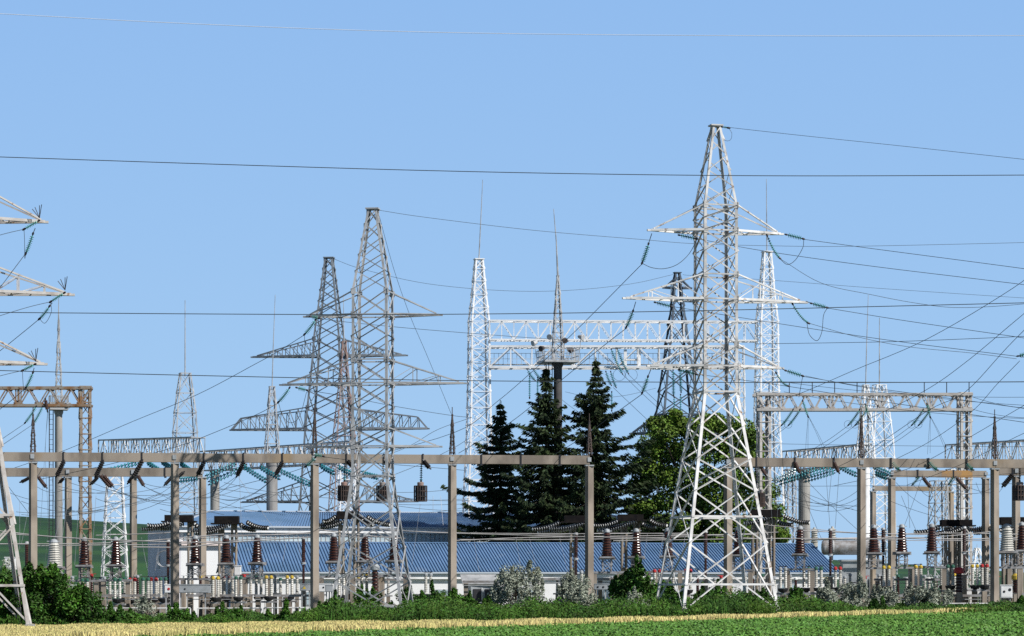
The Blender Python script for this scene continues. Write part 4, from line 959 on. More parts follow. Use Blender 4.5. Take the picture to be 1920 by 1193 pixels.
bench(776,836,1116,'short equipment bench before the white wall right of the grey pylon'); bench(868,935,1091,'raised bench over the grey kiosk roof with one stout leg',195.,2.6); bench(1440,1606,1114,'equipment bench right of the white pylon foot'); bench(1640,1850,1117,'long equipment bench along the right fence'); bench(1878,1990,1114,'equipment bench at the picture edge')
bench(960,1060,1086,'raised bench half hidden by the silver bushes',199.,2.6); bench(1120,1215,1086,'raised bench behind the big green bush',199.,2.6); bench(640,770,1087,'raised bench behind the grey pylon legs',200.,2.6); bench(1640,1775,1087,'raised bench carrying the brown transformers against the sky',198.5,2.2)
# cabinets
def cabinet(px, row0, row1, w, m, label, Y=193., marks=()):
    x = gx(px,Y); z0, z1 = zat(row1,Y), zat(row0,Y); t = thing('control_cabinet', label, 'cabinet', (x,Y,g(x))); o = t.location.copy(); wm = w*Y/F
    mb = MB(); mb.box((x,Y,(z0+z1)/2), (wm,.5,z1-z0)); mb.box((x,Y,z1+.03), (wm+.08,.58,.05)); mb.build('body', m, t, off=o)
    mb = MB()
    for q in (-.35,.35): mb.box((x+q*wm,Y,(z0+g(x)-.2)/2), (.08,.1,z0-g(x)+.2))
    mb.build('leg', 'galv', t, off=o)
    mb = MB(); mb.box((x+wm*.0,Y-.262,(z0+z1)/2), (wm*.9,.02,(z1-z0)*.86)); d = mb.build('door', m, t, off=o)
    for kind, fx, fz, sz, mm in marks:
        c = V((x+fx*wm, Y-.28, z0+fz*(z1-z0))); mb = MB()
        if kind == 'tri': mb.add([c+V((-sz,0,-sz*.8)), c+V((sz,0,-sz*.8)), c+V((0,0,sz)), c+V((-sz,.008,-sz*.8)), c+V((sz,.008,-sz*.8)), c+V((0,.008,sz))], [(0,1,2),(5,4,3),(0,3,4,1),(1,4,5,2),(2,5,3,0)])
        else: mb.lathe([(sz,-.012),(sz,.01)], 14, c, (0,1,0))
        mb.build('warning_sign' if kind == 'tri' else 'dial', mm, d, off=o)
cabinet(362,1097,1112,66,'greypaint','long grey cabinet running behind the second front post',192,[('dot',-.22,.5,.06,'dark')])
cabinet(316,1097,1112,13,'whiteclean','small white cabinet with a round red mark before the lilac wall',192,[('dot',.1,.5,.09,'red')])
cabinet(573,1096,1108,20,'greypaint','grey cabinet with a yellow triangle sign below the slender brown pole',195,[('tri',-.1,.5,.12,'yellow')])
cabinet(607,1096,1110,30,'whiteclean','pale cabinet right of the third front post',195,[('dot',0,.6,.06,'dark')])
cabinet(617,1098,1110,14,'greypaint','dark grey cabinet next to the left grey pylon leg',193.5)
cabinet(140,1098,1116,34,'whiteclean','white box behind the left bush with a dark dial',193,[('dot',.2,.62,.07,'dark'),('dot',.08,.62,.05,'dark')])
cabinet(1126,1096,1106,27,'greypaint','grey cabinet with two dials right of the last spruce-side post',194,[('dot',-.2,.5,.07,'dark'),('dot',.18,.5,.07,'dark')])
cabinet(1886,1098,1121,22,'whiteclean','white cabinet with two dark round dials by the right fence gap',191,[('dot',-.2,.5,.08,'dark'),('dot',.28,.66,.1,'dark')])
cabinet(1820,1104,1118,46,'whiteclean','wide pale cabinet behind the right railing',199)
cabinet(1660,1098,1112,34,'whiteclean','pale cabinet behind the silver bushes right of a front post',199)
cabinet(1597,1104,1116,44,'greypaint','low grey cabinet behind the widest right silver bush',200)
cabinet(20,1046,1068,20,'whiteclean','white box on tall legs behind the cut-off pylon leg',196)
cabinet(446,1062,1085,12,'whiteclean','small white lamp box standing before the blue roof end',199)
# single post insulators and small boxes filling the yard behind
def single(px, row0, row1, Y, m, capm, label):
    l = eloc(px,Y); z0, z1 = bot(row1,px,Y), bot(row0,px,Y); t = thing('post_insulator', label, 'insulator', l, 0, 'single post insulators in the yard')
    mb = MB(); mb.lathe(bushing_profile(z1-z0, .13, .11, 8, .025), 10, (0,0,z0)); mb.build('insulator', m, t)
    mb = MB(); mb.lathe([(.09,z1),(.13,z1+.04),(.12,z1+.16),(.05,z1+.2)], 9); mb.bar((-.25,0,z1+.2),(.3,.05,z1+.22),.04); mb.build('cap', capm, t)
    mb = MB(); mb.box((0,0,z0-.06), (.6,.3,.1)); mb.build('base_plate', 'steelstand', t)
    mb = MB(); mb.box((0,0,(z0-.11)/2-.2), (.26,.26,z0-.11+.4)); mb.build('post', 'concrete', t)
SI = [(112,'porcelain'),(136,'porcelain'),(172,'brown'),(196,'porcelain'),(206,'porcelain'),(234,'porcelain'),(258,'brown'),(296,'porcelain'),(346,'porcelain'),(356,'porcelain'),(376,'brown'),(413,'porcelain'),(436,'porcelain'),(458,'brown'),(470,'porcelain'),(516,'porcelain'),(526,'porcelain'),(557,'porcelain'),(596,'porcelain'),(604,'brown'),(655,'porcelain'),(672,'porcelain'),(716,'porcelain'),(728,'porcelain'),(758,'porcelain'),
      (1045,'porcelain'),(1058,'porcelain'),(1106,'porcelain'),(1148,'brown'),(1160,'porcelain'),(1206,'porcelain'),(1262,'porcelain'),(1276,'porcelain'),(1308,'brown'),(1340,'porcelain'),(1352,'porcelain'),(1398,'porcelain'),(1412,'brown'),(1430,'porcelain'),(1452,'porcelain'),(1482,'porcelain'),(1492,'brown'),(1524,'porcelain'),(1549,'porcelain'),(1584,'porcelain'),(1594,'porcelain'),(1622,'porcelain'),(1648,'porcelain'),(1676,'porcelain'),(1684,'brown'),(1700,'porcelain'),(1734,'porcelain'),(1742,'porcelain'),(1756,'brown'),(1790,'porcelain'),(1812,'porcelain'),(1856,'porcelain'),(1868,'porcelain')]
for i,(px,m_) in enumerate(SI):
    c_ = ('greypaint','whitecap','green','red','yellow')[(i*7)%11 if (i*7)%11 < 5 else 0]; zone = 'among the left posts' if px < 340 else 'by the white building corner' if px < 620 else 'about the grey pylon legs' if px < 900 else 'about the big green bush' if px < 1250 else 'about the white pylon legs' if px < 1440 else 'before the blue roof end' if px < 1600 else 'in the open yard by the low hill'
    single(px, 1081+(i*5)%9, 1112+(i*3)%5, 199.5+(i*3)%5, m_, c_, ('dark brown' if m_ == 'brown' else 'pale')+f' single post insulator standing {zone}')
# ---------------------------------------------------------------- busbar tubes
tubes = [('first',-40,997,300,1028,330,1004),('second',-40,1003,250,1012,335,1020)]
def tubeobj(label, pts, r=.05, m='tube', name='busbar_tube'):
    P = catmull([W(*p) for p in pts], 6); mb = MB(); mb.tube([p-P[0] for p in P], r, 6); o = mb.build(name, m); o.location = P[0]; tag(o, label, 'busbar', 'busbar tubes over the equipment row'); return o
TB = [([(-60,988,195),(60,1003,195),(170,1011,195),(340,1017,195)],'steepest pale busbar dipping from the picture edge to the second front post'),
 ([(-60,996,196),(100,1007,196),(220,1014,196),(430,1018,196)],'pale busbar crossing in front of the squat white transformer'),
 ([(-60,1020,197),(120,1020,197),(250,1016,197),(420,1002,197)],'pale busbar rising gently towards the white wall corner'),
 ([(60,1024,199),(200,1022,199),(330,1020,199),(520,1008,199)],'pale busbar in front of the lilac wall'),
 ([(180,1004,200),(300,1000,200),(330,997,200)],'short upper pale busbar before the lilac wall'),
 ([(250,1026,196),(350,1026,196),(420,1018,196),(590,1007,196)],'lower pale busbar rising past the white wall corner'),
 ([(340,1012,201),(440,1006,201),(560,1000,201),(600,996,201)],'pale busbar above the left end of the low blue roof'),
 ([(420,1004,198),(520,1003,198),(600,1001,198),(700,1011,198)],'pale busbar arching left of the grey pylon'),
 ([(590,992,200),(680,1004,200),(760,1010,200)],'thin pale busbar falling behind the grey pylon legs'),
 ([(700,990,196),(800,998,196),(1000,1004,196),(1250,1010,196)],'long pale busbar from the grey pylon past the spruces'),
 ([(720,994,197),(850,999,197),(1050,1001,197),(1300,1000,197)],'long pale busbar level with the spruce skirts'),
 ([(850,1014,198),(1000,1008,198),(1150,1006,198),(1420,1002,198)],'long pale busbar running behind the white pylon'),
 ([(862,1012,199),(1050,1012,199),(1250,1008,199),(1460,998,199)],'pale busbar along the ridge of the low blue roof'),
 ([(1000,1004,200),(1150,1000,200),(1300,1003,200),(1420,1010,200)],'pale busbar crossing between spruce and white pylon'),
 ([(1150,1014,196),(1300,1012,196),(1450,1010,196),(1700,1011,196)],'long pale busbar right of the white pylon'),
 ([(1440,985,198),(1520,992,198),(1620,1000,198),(1760,1003,198)],'pale busbar falling from the dark beam right of the white pylon'),
 ([(1500,995,200),(1650,1001,200),(1800,1000,200),(1990,1004,200)],'upper pale busbar against the right sky'),
 ([(1600,1010,197),(1750,1007,197),(1850,998,197),(1900,992,197)],'pale busbar rising towards the cut-off dark beam'),
 ([(1600,1012,199),(1800,1014,199),(1990,1011,199)],'lower pale busbar against the right sky'),
 ([(1640,1005,201),(1760,1011,201),(1990,1008,201)],'middle pale busbar against the right sky')]
for pts, lab in TB:
    tubeobj(lab, pts, random.choice((.028,.035,.045)))
tubeobj('thick silver pipe running along the top of the conservator tank', [(1500,1012,255),(1600,1010,255),(1680,1008,255)], .12)
for k, (px, r0, r1, Y) in enumerate([(1285//1,1003,1050,199),(800,1006,1010,199),(888,1008,1080,199),(967,1008,1075,199),(993,1010,1078,200),(1049,1006,1074,200),(1214,1000,1066,199),(538,1000,1065,200),(556,1000,1066,200),(1095,1002,1060,201),(1244,1000,1050,200),(300,1005,1070,201),(265,1008,1070,201),(1762,1000,1060,201)]):
    swire(f'{ORD[k] if k < 12 else ("thirteenth","fourteenth")[k-12]} thin pale dropper from the busbars, counted in no order but all alike' if False else 'thin pale dropper wire hanging from the busbars to the equipment below', (px,r0,Y), (px+random.choice((-9,6,12,16)),r1,Y-1), .08, .013, 'wire2', 'thin droppers below the busbars')
for k,(px,row) in enumerate(((300,1050),(270,1030),(560,1050))):
    mb = MB(); rr = 14*YE/F
    for j in range(2): mb.tube([(rr*math.cos(i*math.pi/10)+j*.08,j*.1,rr*1.1*math.sin(i*math.pi/10)) for i in range(21)], .022, 5)
    if k == 0: o = mb.build('cable_loop','wire2'); o.location = W(307,1048,199); tag(o,'round loop of pale cable hanging before the lilac wall','cable')
# ---------------------------------------------------------------- dark sagging bus conductors
SG = [(10,905,56,965,0),(60,905,130,912,1.0),(30,960,260,930,.9),(40,965,300,925,1.2),(110,912,330,905,1.2),(110,918,250,908,.8),(130,905,380,915,1.3),(160,960,372,900,.9),(213,915,330,935,.8),(212,920,390,945,.6),(270,912,420,965,.5),(275,915,460,910,1.6),(110,950,250,925,1.4),(180,935,330,905,1.6),
      (249,897,330,912,.5),(370,895,330,940,.4),(372,893,250,960,.7),(443,894,330,940,.7),(444,895,370,932,.9),(517,892,410,935,1.3),(515,894,395,930,1.5),(395,935,520,960,.5),(400,925,560,940,.4),(405,915,650,925,.6),(420,905,660,935,.5),(410,950,520,925,.8),(300,955,460,930,1.4),(150,895,330,950,.5),(40,940,190,955,.8),(0,915,130,935,.9),
      (700,922,870,915,.3),(690,928,880,935,.4),(735,930,880,938,.3),(740,948,880,958,.2),(620,935,870,945,.4),(770,962,870,952,.2)]
for a,b,c,d,s in SG:
    swire('thin dark sagging wire in the tangle of conductors below the front concrete beam', (a,b,198), (c,d,203), s*.55, .018, 'wire', 'tangle of sagging wires under the front beam, left half')
SG2 = [(1436,892,1615,960,.4),(1440,905,1620,940,2.6),(1500,888,1615,1000,.2),(1480,900,1615,930,2.4),(1450,915,1615,915,2.6),(1460,925,1600,955,.3),(1573,888,1566,990,0),(1548,880,1556,985,0),(1560,880,1552,960,0),(1500,910,1540,1010,.2),(1700,880,1706,990,0),(1670,940,1780,975,.2),(1712,910,1780,895,1.5),(1722,912,1775,900,1.9),(1680,905,1760,960,.6),(1830,905,1845,930,.4),(1690,930,1720,1000,.1),
       (1620,888,1920,886,.5),(1390,912,1990,905,.15),(1440,832,1990,838,.1),(1800,920,1860,915,.6),(1880,914,1862,935,.1),(1790,900,1870,925,.5),(1730,890,1690,1000,.2),(1500,940,1620,950,.1),(1440,892,1450,1000,0),(1462,900,1455,1000,0)]
for a,b,c,d,s in SG2:
    swire('thin dark wire hanging about the bus portals right of the white pylon', (a,b,203), (c,d,200), s*.5, .016, 'wire', 'hanging wires about the right bus portals')
for k,(a,b,c,d) in enumerate([(445,892,520,1000),(449,892,453,1000),(150,905,140,1060),(180,930,172,1050),(208,950,205,1060),(120,935,96,1040),(130,920,110,1050),(58,930,40,1020),(37,940,37,1030),(730,942,733,1005),(812,930,812,960),(826,930,831,985),(788,945,772,1060)]):
    swire('thin pale vertical dropper wire among the left concrete posts', (a,b,199), (c,d,198), .05, .014, 'wire2', 'pale dropper wires, left half')
# long lines crossing the whole picture
wire('pale cable crossing the very top of the sky', [(-80,23,120),(0,26,120),(300,42,120),(640,56,120),(1000,64,120),(1500,67.5,120),(1920,67,120),(2000,66.5,120)], .016, 'palewire')
wire('heavy dark conductor crossing the sky and the white pylon peak', [(-80,291.5,125),(0,294.5,125),(400,308,125),(800,320,125),(1150,327,125),(1500,330,125),(1920,328.5,125),(2000,327.5,125)], .022)
wire('heavy dark conductor crossing at the height of the grey pylon upper arm', [(-80,585,125),(0,586,125),(400,589,125),(700,590,125),(1000,588,125),(1300,583,125),(1600,576,125),(1920,568,125),(2000,565,125)], .022)
wire('heavy dark conductor crossing just below the lower white gantry beam', [(-80,692,125),(0,695,125),(400,705,125),(800,713,125),(1200,716.5,125),(1600,717.5,125),(1920,716,125),(2000,715,125)], .022)
wire('dark conductor from the white gantry region running level to the picture edge', [(1420,645,206),(1560,643,200),(1700,640,195),(1920,631,188),(2020,626,185)], .022)
for k,(pts,lab) in enumerate([([(1960,490,150),(1900,540,153),(1740,635,162),(1600,695,170),(1500,738,178),(1420,765,184)],'uppermost'),([(1960,555,150),(1900,605,154),(1810,680,160),(1730,735,168),(1600,800,180)],'second'),([(1960,580,150),(1890,650,155),(1810,735,162),(1740,770,168),(1620,850,180),(1540,890,188)],'third'),([(1912,677,174),(1870,720,176),(1822,772,180),(1740,830,186),(1640,880,196)],'fourth'),
   ([(1990,720,170),(1900,772,174),(1800,830,180),(1700,880,190),(1560,912,200)],'fifth'),([(1990,780,170),(1900,822,176),(1800,872,186),(1700,910,198)],'lowest')]):
    wire(f'{lab} of the dark lines slanting up to the picture edge on the gantry side', pts, .02)
wire('thin taut wire over the wire posts on top of the pale grey gantry', [(1430,716,181),(1600,716.5,181),(1817,717,181),(2000,716,179)], .018)
for k,(a,b,c,d) in enumerate([(1510,705,1920,760),(1470,735,1920,785),(1460,715,1920,745),(1825,768,1990,780),(1825,745,1990,765)]):
    swire(f'{ORD[k]} of the thin lines fanning out past the pale grey gantry top', (a,b,186), (c,d,178), .3, .016)
# ---------------------------------------------------------------- railings
def railing(label, px0, px1, row, Y, nposts=3, mid=True):
    x0, x1 = gx(px0,Y), gx(px1,Y); t = thing('railing', label, 'railing', (x0,Y,g(x0)), 0, 'white pipe railings'); o = t.location.copy(); z = zat(row,Y)
    mb = MB(); mb.tube([(x0,Y,z),(x1,Y,z+.02)], .045, 6); mb.build('top_rail', 'white', t, off=o)
    for i in range(nposts):
        x = x0+(x1-x0)*i/(nposts-1); mb = MB(); mb.tube([(x,Y,g(x)-.3),(x,Y,z)], .04, 6); mb.build('post', 'white', t, off=o)
for px0,px1,row,lab in [(170,262,1141,'white pipe railing behind the far left weeds'),(268,357,1141,'white pipe railing before the second front post'),(371,490,1141,'white pipe railing under the long grey cabinet bench'),(495,582,1140,'white pipe railing ending at the third front post'),(664,752,1136,'white pipe railing between the grey pylon legs'),
     (864,912,1131,'short white pipe railing before the grey kiosk'),(1020,1054,1133,'short white pipe railing between the silver bushes'),(1672,1740,1130,'white pipe railing behind the silver bush near the edge'),(1778,1836,1132,'white pipe railing below the red-capped bushing'),(1836,1884,1132,'white pipe railing with a gap at its edge end'),(1895,1990,1132,'white pipe railing cut off by the picture edge')]:
    railing(lab, px0, px1, row, 178.)
# ---------------------------------------------------------------- leaves
def leafmesh(name, c, nrm, size, m, parent=None, aspect=.6, origin=(0,0,0)):
    c = np.asarray(c, dtype=np.float64); n = len(c)
    nrm = nrm/np.maximum(1e-6, np.linalg.norm(nrm, axis=1, keepdims=True))
    r = rng.normal(size=(n,3)); u = np.cross(nrm, r); u /= np.maximum(1e-6, np.linalg.norm(u,axis=1,keepdims=True)); v = np.cross(nrm, u)
    s = np.asarray(size).reshape(-1,1)*np.ones((n,1))
    q = np.stack([c-u*s, c-v*s*aspect+u*s*.1, c+u*s, c+v*s*aspect+u*s*.1], 1).reshape(-1,3)-np.asarray(origin)
    return rawquads(name, q, m, parent, origin)
def rawquads(name, q, m, parent, origin, k=4):
    me = bpy.data.meshes.new(name); nv = len(q); n = nv//k
    me.vertices.add(nv); me.vertices.foreach_set('co', q.astype(np.float32).ravel())
    me.loops.add(nv); me.loops.foreach_set('vertex_index', np.arange(nv, dtype=np.int32))
    me.polygons.add(n); me.polygons.foreach_set('loop_start', np.arange(0,nv,k,dtype=np.int32)); me.polygons.foreach_set('loop_total', np.full(n,k,dtype=np.int32))
    me.materials.append(M[m]); me.update(calc_edges=True)
    o = link(bpy.data.objects.new(name, me))
    if parent is not None: o.parent = parent
    else: o.location = origin
    return o
def clumpleaves(centers, radii, per, up=.45, out=.5):
    C = []; Nn = []
    for c, r in zip(centers, radii):
        d = rng.normal(size=(per,3)); d /= np.linalg.norm(d,axis=1,keepdims=True)
        rr = rng.uniform(.35,1.,size=(per,1))**.5; p = d*rr*np.asarray(r)
        C.append(p+np.asarray(c)); Nn.append(d*out+rng.normal(size=(per,3))*.55+np.array([0,0,up]))
    return np.concatenate(C), np.concatenate(Nn)
# ---------------------------------------------------------------- spruces
def spruce(label, px, Y, tip, rad_px, base_row, seed, lean=0.):
    rs = np.random.default_rng(seed); X = gx(px,Y); gz = g(X); H = zat(tip,Y)-gz; s = Y/F; Rm = rad_px*s*1.6
    t = thing('spruce_tree', label, 'tree', (X,Y,gz), 0, 'dark spruces behind the equipment')
    mb = MB(); mb.tube([(0,0,-.3),(.05,0,H*.5),(0,0,H*.97)], .26, 8, [1,.6,.08]); 
    P = []; U = []; SZ = []
    z = .9
    while z < H-.25:
        f = (H-z)/H; L = Rm*min(1., (f*1.75)**.88)+.12; nb = 7 if f > .2 else 5; wl = rs.uniform(.66,1.12)*(1-.25*max(0,.35-f)/.35)
        a0 = rs.uniform(0, 6.28)
        for k in range(nb):
            a = a0+k*6.283/nb+rs.uniform(-.3,.3); l = L*wl*rs.uniform(.45,1.2); 
            if rs.random() < .12: l *= .5
            d = np.array([math.cos(a), math.sin(a)]); n = max(4, int(l/.13)); droop = .28+.25*f; prev = None
            for i in range(n):
                q = (i+.5)/n; rr = l*q; zz = z-droop*l*q*(1.15-.62*q)+(.25*(1-f))*l*q+ (.10*l*q**3)
                c = np.array([d[0]*rr, d[1]*rr, zz]); wdt = (.50*(1-q)**.7+.12)*min(1.,.35+l*.3)
                for sd in (-1,1):
                    for m_ in range(3):
                        off = np.array([-d[1]*sd*wdt*rs.uniform(.2,1.), d[0]*sd*wdt*rs.uniform(.2,1.), -rs.uniform(.0,.40)*(1-.5*q)])
                        P.append(c+off); U.append(np.array([d[0]*.7-d[1]*sd*.6, d[1]*.7+d[0]*sd*.6, -rs.uniform(.1,.9)])); SZ.append(rs.uniform(.14,.28))
            mb.bar((0,0,z), (d[0]*l*.6, d[1]*l*.6, z-droop*l*.6*.8+.25*(1-f)*l*.6), .035)
        z += (.42+.26*f)*rs.uniform(.75,1.25)
    for i in range(14): P.append(np.array([rs.normal()*.05, rs.normal()*.05, H-.5+i*.04])); U.append(np.array([rs.normal()*.5,rs.normal()*.5,1.])); SZ.append(.12)
    mb.build('trunk', 'bark', t)
    P = np.array(P); U = np.array(U); SZ = np.array(SZ).reshape(-1,1); U /= np.linalg.norm(U,axis=1,keepdims=True)
    w = np.cross(U, rs.normal(size=U.shape)); w /= np.linalg.norm(w,axis=1,keepdims=True)
    q = np.stack([P-U*SZ, P+w*SZ*.33, P+U*SZ*1.2, P-w*SZ*.33], 1).reshape(-1,3)
    rawquads('crown', q, 'spruce', t, (0,0,0))
spruce('shortest dark spruce, standing before the white gantry column', 938, 250, 752, 76, 1000, 3)
spruce('slim tall dark spruce wrapped round the floodlight column', 1024, 245.5, 684, 74, 1000, 5)
spruce('broad tallest dark spruce between floodlight column and leafy tree', 1117, 246, 672, 88, 1000, 11)
# ---------------------------------------------------------------- broadleaf trees
def broadleaf(label, px, Y, cl, seed, n=260, leaf=.15, m='leaf', name='broadleaf_tree'):
    """cl = clump centres (px,row,radius px)"""
    rs = np.random.default_rng(seed); X = gx(px,Y); gz = g(X); s = Y/F
    t = thing(name, label, 'tree', (X,Y,gz)); C = []; Rr = []; mb = MB()
    zb = min(zat(c[1],Y) for c in cl)-gz
    mb.tube([(0,0,-.3),(.1,0,2.),(.0,.1,4.2)], .32, 8, [1,.8,.5])
    for (cx,cy,r) in cl:
        for k in range(3):
            dy = rs.uniform(-1,1)*3.6*(1 if k else -.9); c = np.array([(cx-px)*s+rs.normal()*.25, dy*.8-.4, zat(cy,Y)-gz+rs.normal()*.25])
            C.append(c); q = r*s*rs.uniform(.9,1.25); Rr.append((q,q*.9,q*.72))
            if k == 0: mb.tube([(0,0,3.2),tuple(c*np.array([.5,.5,.75])),tuple(c)], .09, 5, [1.2,.8,.3])
    mb.build('trunk', 'bark', t)
    c, nn = clumpleaves(C, Rr, n); leafmesh('crown', c, nn, rng.uniform(leaf*.65,leaf*1.2,len(c)), m, t, .62)
cl = [(1218,835,26),(1240,812,26),(1270,800,24),(1300,805,26),(1330,795,22),(1362,798,22),(1392,815,24),(1415,830,20),(1210,870,26),(1245,850,30),(1285,845,32),(1330,840,32),(1370,845,30),(1405,860,24),
      (1205,910,26),(1240,895,30),(1280,895,34),(1325,890,34),(1370,895,30),(1405,905,24),(1215,950,24),(1250,940,28),(1295,940,32),(1340,940,32),(1385,940,26),(1240,980,22),(1290,980,26),(1340,985,26),(1225,800,14),(1255,790,14),(1345,785,12),(1420,850,14),(1205,990,22),(1235,1008,24),(1270,1010,26),(1310,1012,26),(1350,1010,26),(1385,990,24),(1400,1010,22),(1195,960,18)]
broadleaf('big rounded leafy tree behind the white pylon legs', 1310, 254, cl, 21, 520, .15)
broadleaf('small leafy tree peeping out right of the white pylon legs', 1432, 256, [(1425,905,16),(1440,930,18),(1425,960,18),(1450,960,16),(1460,985,16),(1440,990,18),(1465,1005,12)], 22, 300, .14)
# ---------------------------------------------------------------- bushes
def bush(label, px, top, hw, Y, m, cat='bush', n=900, leaf=.11, seed=0, name='green_bush', group=None, narrow=.8, base=None, spiky=False):
    rs = np.random.default_rng(seed+100); X = gx(px,Y); gz = g(X) if base is None else base; s = Y/F; H = zat(top,Y)-gz; w = hw*s
    t = thing(name, label, cat, (X,Y,gz), 0, group)
    k = max(10, int(w*H*9)); C = []; Rr = []; mb = MB()
    for i in range(k):
        a = rs.uniform(0,6.28); f = rs.uniform(.05,1)**.55; zc = H*(.18+.72*rs.uniform(0,1)); wr = w*(1-(.45 if spiky else .72)*(zc/H)**(2.4 if spiky else 1.9))*narrow
        c = np.array([math.cos(a)*wr*f, math.sin(a)*wr*f*.8, zc]); r = rs.uniform(.26,.46)*min(1.25,.5+H*.25)
        if spiky: Rr.append((r*.95,r*.95,r*1.1))
        else: Rr.append((r*1.05,r*1.05,r*1.15))
        C.append(c)
        if i % 2 == 0: mb.tube([(c[0]*.15,c[1]*.15,-.2),(c[0]*.5,c[1]*.5,zc*.5),tuple(c)], .025, 4, [1.2,.8,.4])
    for i in range(k//2):
        c = C[rs.integers(0,len(C))]; j = c+np.array([rs.normal()*.12, rs.normal()*.12, rs.uniform(.15,.45)]); C.append(j); Rr.append((.11,.11,rs.uniform(.25,.45)))
    mb.build('stem', 'bark', t)
    c, nn = clumpleaves(C, Rr, max(24,int(n/k*2.4)), .5)
    c[:,2] = np.maximum(c[:,2], .0)
    leafmesh('foliage', c, nn, rs.uniform(leaf*.6,leaf*1.25,len(c)), m, t, .5)
bush('big dark green bush filling the near left corner behind the white leg', 84, 1064, 74, 162, 'bush', n=4200, leaf=.11, seed=1, narrow=1.0)
bush('dark green bush cut off by the left picture edge', 10, 1070, 58, 163, 'bush', n=3000, leaf=.11, seed=2, narrow=1.0)
bush('lower green bush sloping away from the big left bush', 146, 1100, 66, 161, 'bush', n=2800, leaf=.10, seed=3, narrow=1.0)
bush('grey-green shrub behind the cut-off pylon leg', 16, 1048, 34, 172, 'silver', n=800, leaf=.08, seed=4)
for i, (px, top, hw, Y, lab) in enumerate([(232,1144,48,161,'low green bush right of the big left bush'),(330,1146,56,162,'low green bush before the second front post'),(430,1147,56,162,'low green bush before the railing with the gap'),(530,1147,50,162,'low green bush before the third front post foot'),(618,1126,44,165,'green bush at the foot of the left grey pylon leg'),
       (690,1112,60,181,'green bush growing inside the grey pylon base'),(760,1112,44,179,'green bush at the right grey pylon foot'),(812,1110,52,172,'rounded green bush before the white wall'),(868,1116,46,171,'bright green bush before the fourth front post'),(905,1130,30,170,'small green bush left of the silver bush'),
       (1262,1112,56,172,'dark green bush at the left white pylon foot'),(1330,1108,60,173,'green bush growing under the white pylon base'),(1408,1112,56,172,'green bush under the right half of the white pylon'),(1482,1112,52,172,'green bush just right of the white pylon foot'),(1540,1128,34,171,'small green bush left of the widest silver bush'),(1640,1140,60,168,'flat green bush below the right silver bushes'),(1908,1137,30,168,'small green bush at the right picture edge')]):
    bush(lab, px, top, hw, Y, 'bush', n=1900 if i > 4 else 1500, leaf=.085, seed=10+i)
bush('large dark green bush left of the white pylon', 1186, 1066, 62, 174, 'bush', n=3400, leaf=.12, seed=40)
bush('dark green bush joining the large one to the white pylon foot', 1242, 1090, 46, 174, 'bush', n=1800, leaf=.11, seed=41)
for i, (px, top, hw, Y, lab) in enumerate([(965,1064,60,171,'largest silver-grey bush, before the low blue roof'),(1082,1080,42,171,'silver-grey bush at the last spruce-side front post'),(1188,1114,34,167,'small silver-grey bush before the large green one'),(1585,1096,58,170,'wide silver-grey bush right of the white pylon'),(1655,1104,28,170,'silver-grey bush by the front post on the sky side'),(1735,1100,54,170,'silver-grey bush before the right railing'),(270,1124,26,168,'pale silver weed clump before the lilac wall railing')]):
    bush(lab, px, top, hw, Y, 'silver', n=[4200,2400,1100,3000,1400,2700,400][i], leaf=.075, seed=60+i, name='silver_bush', spiky=True, narrow=.95)
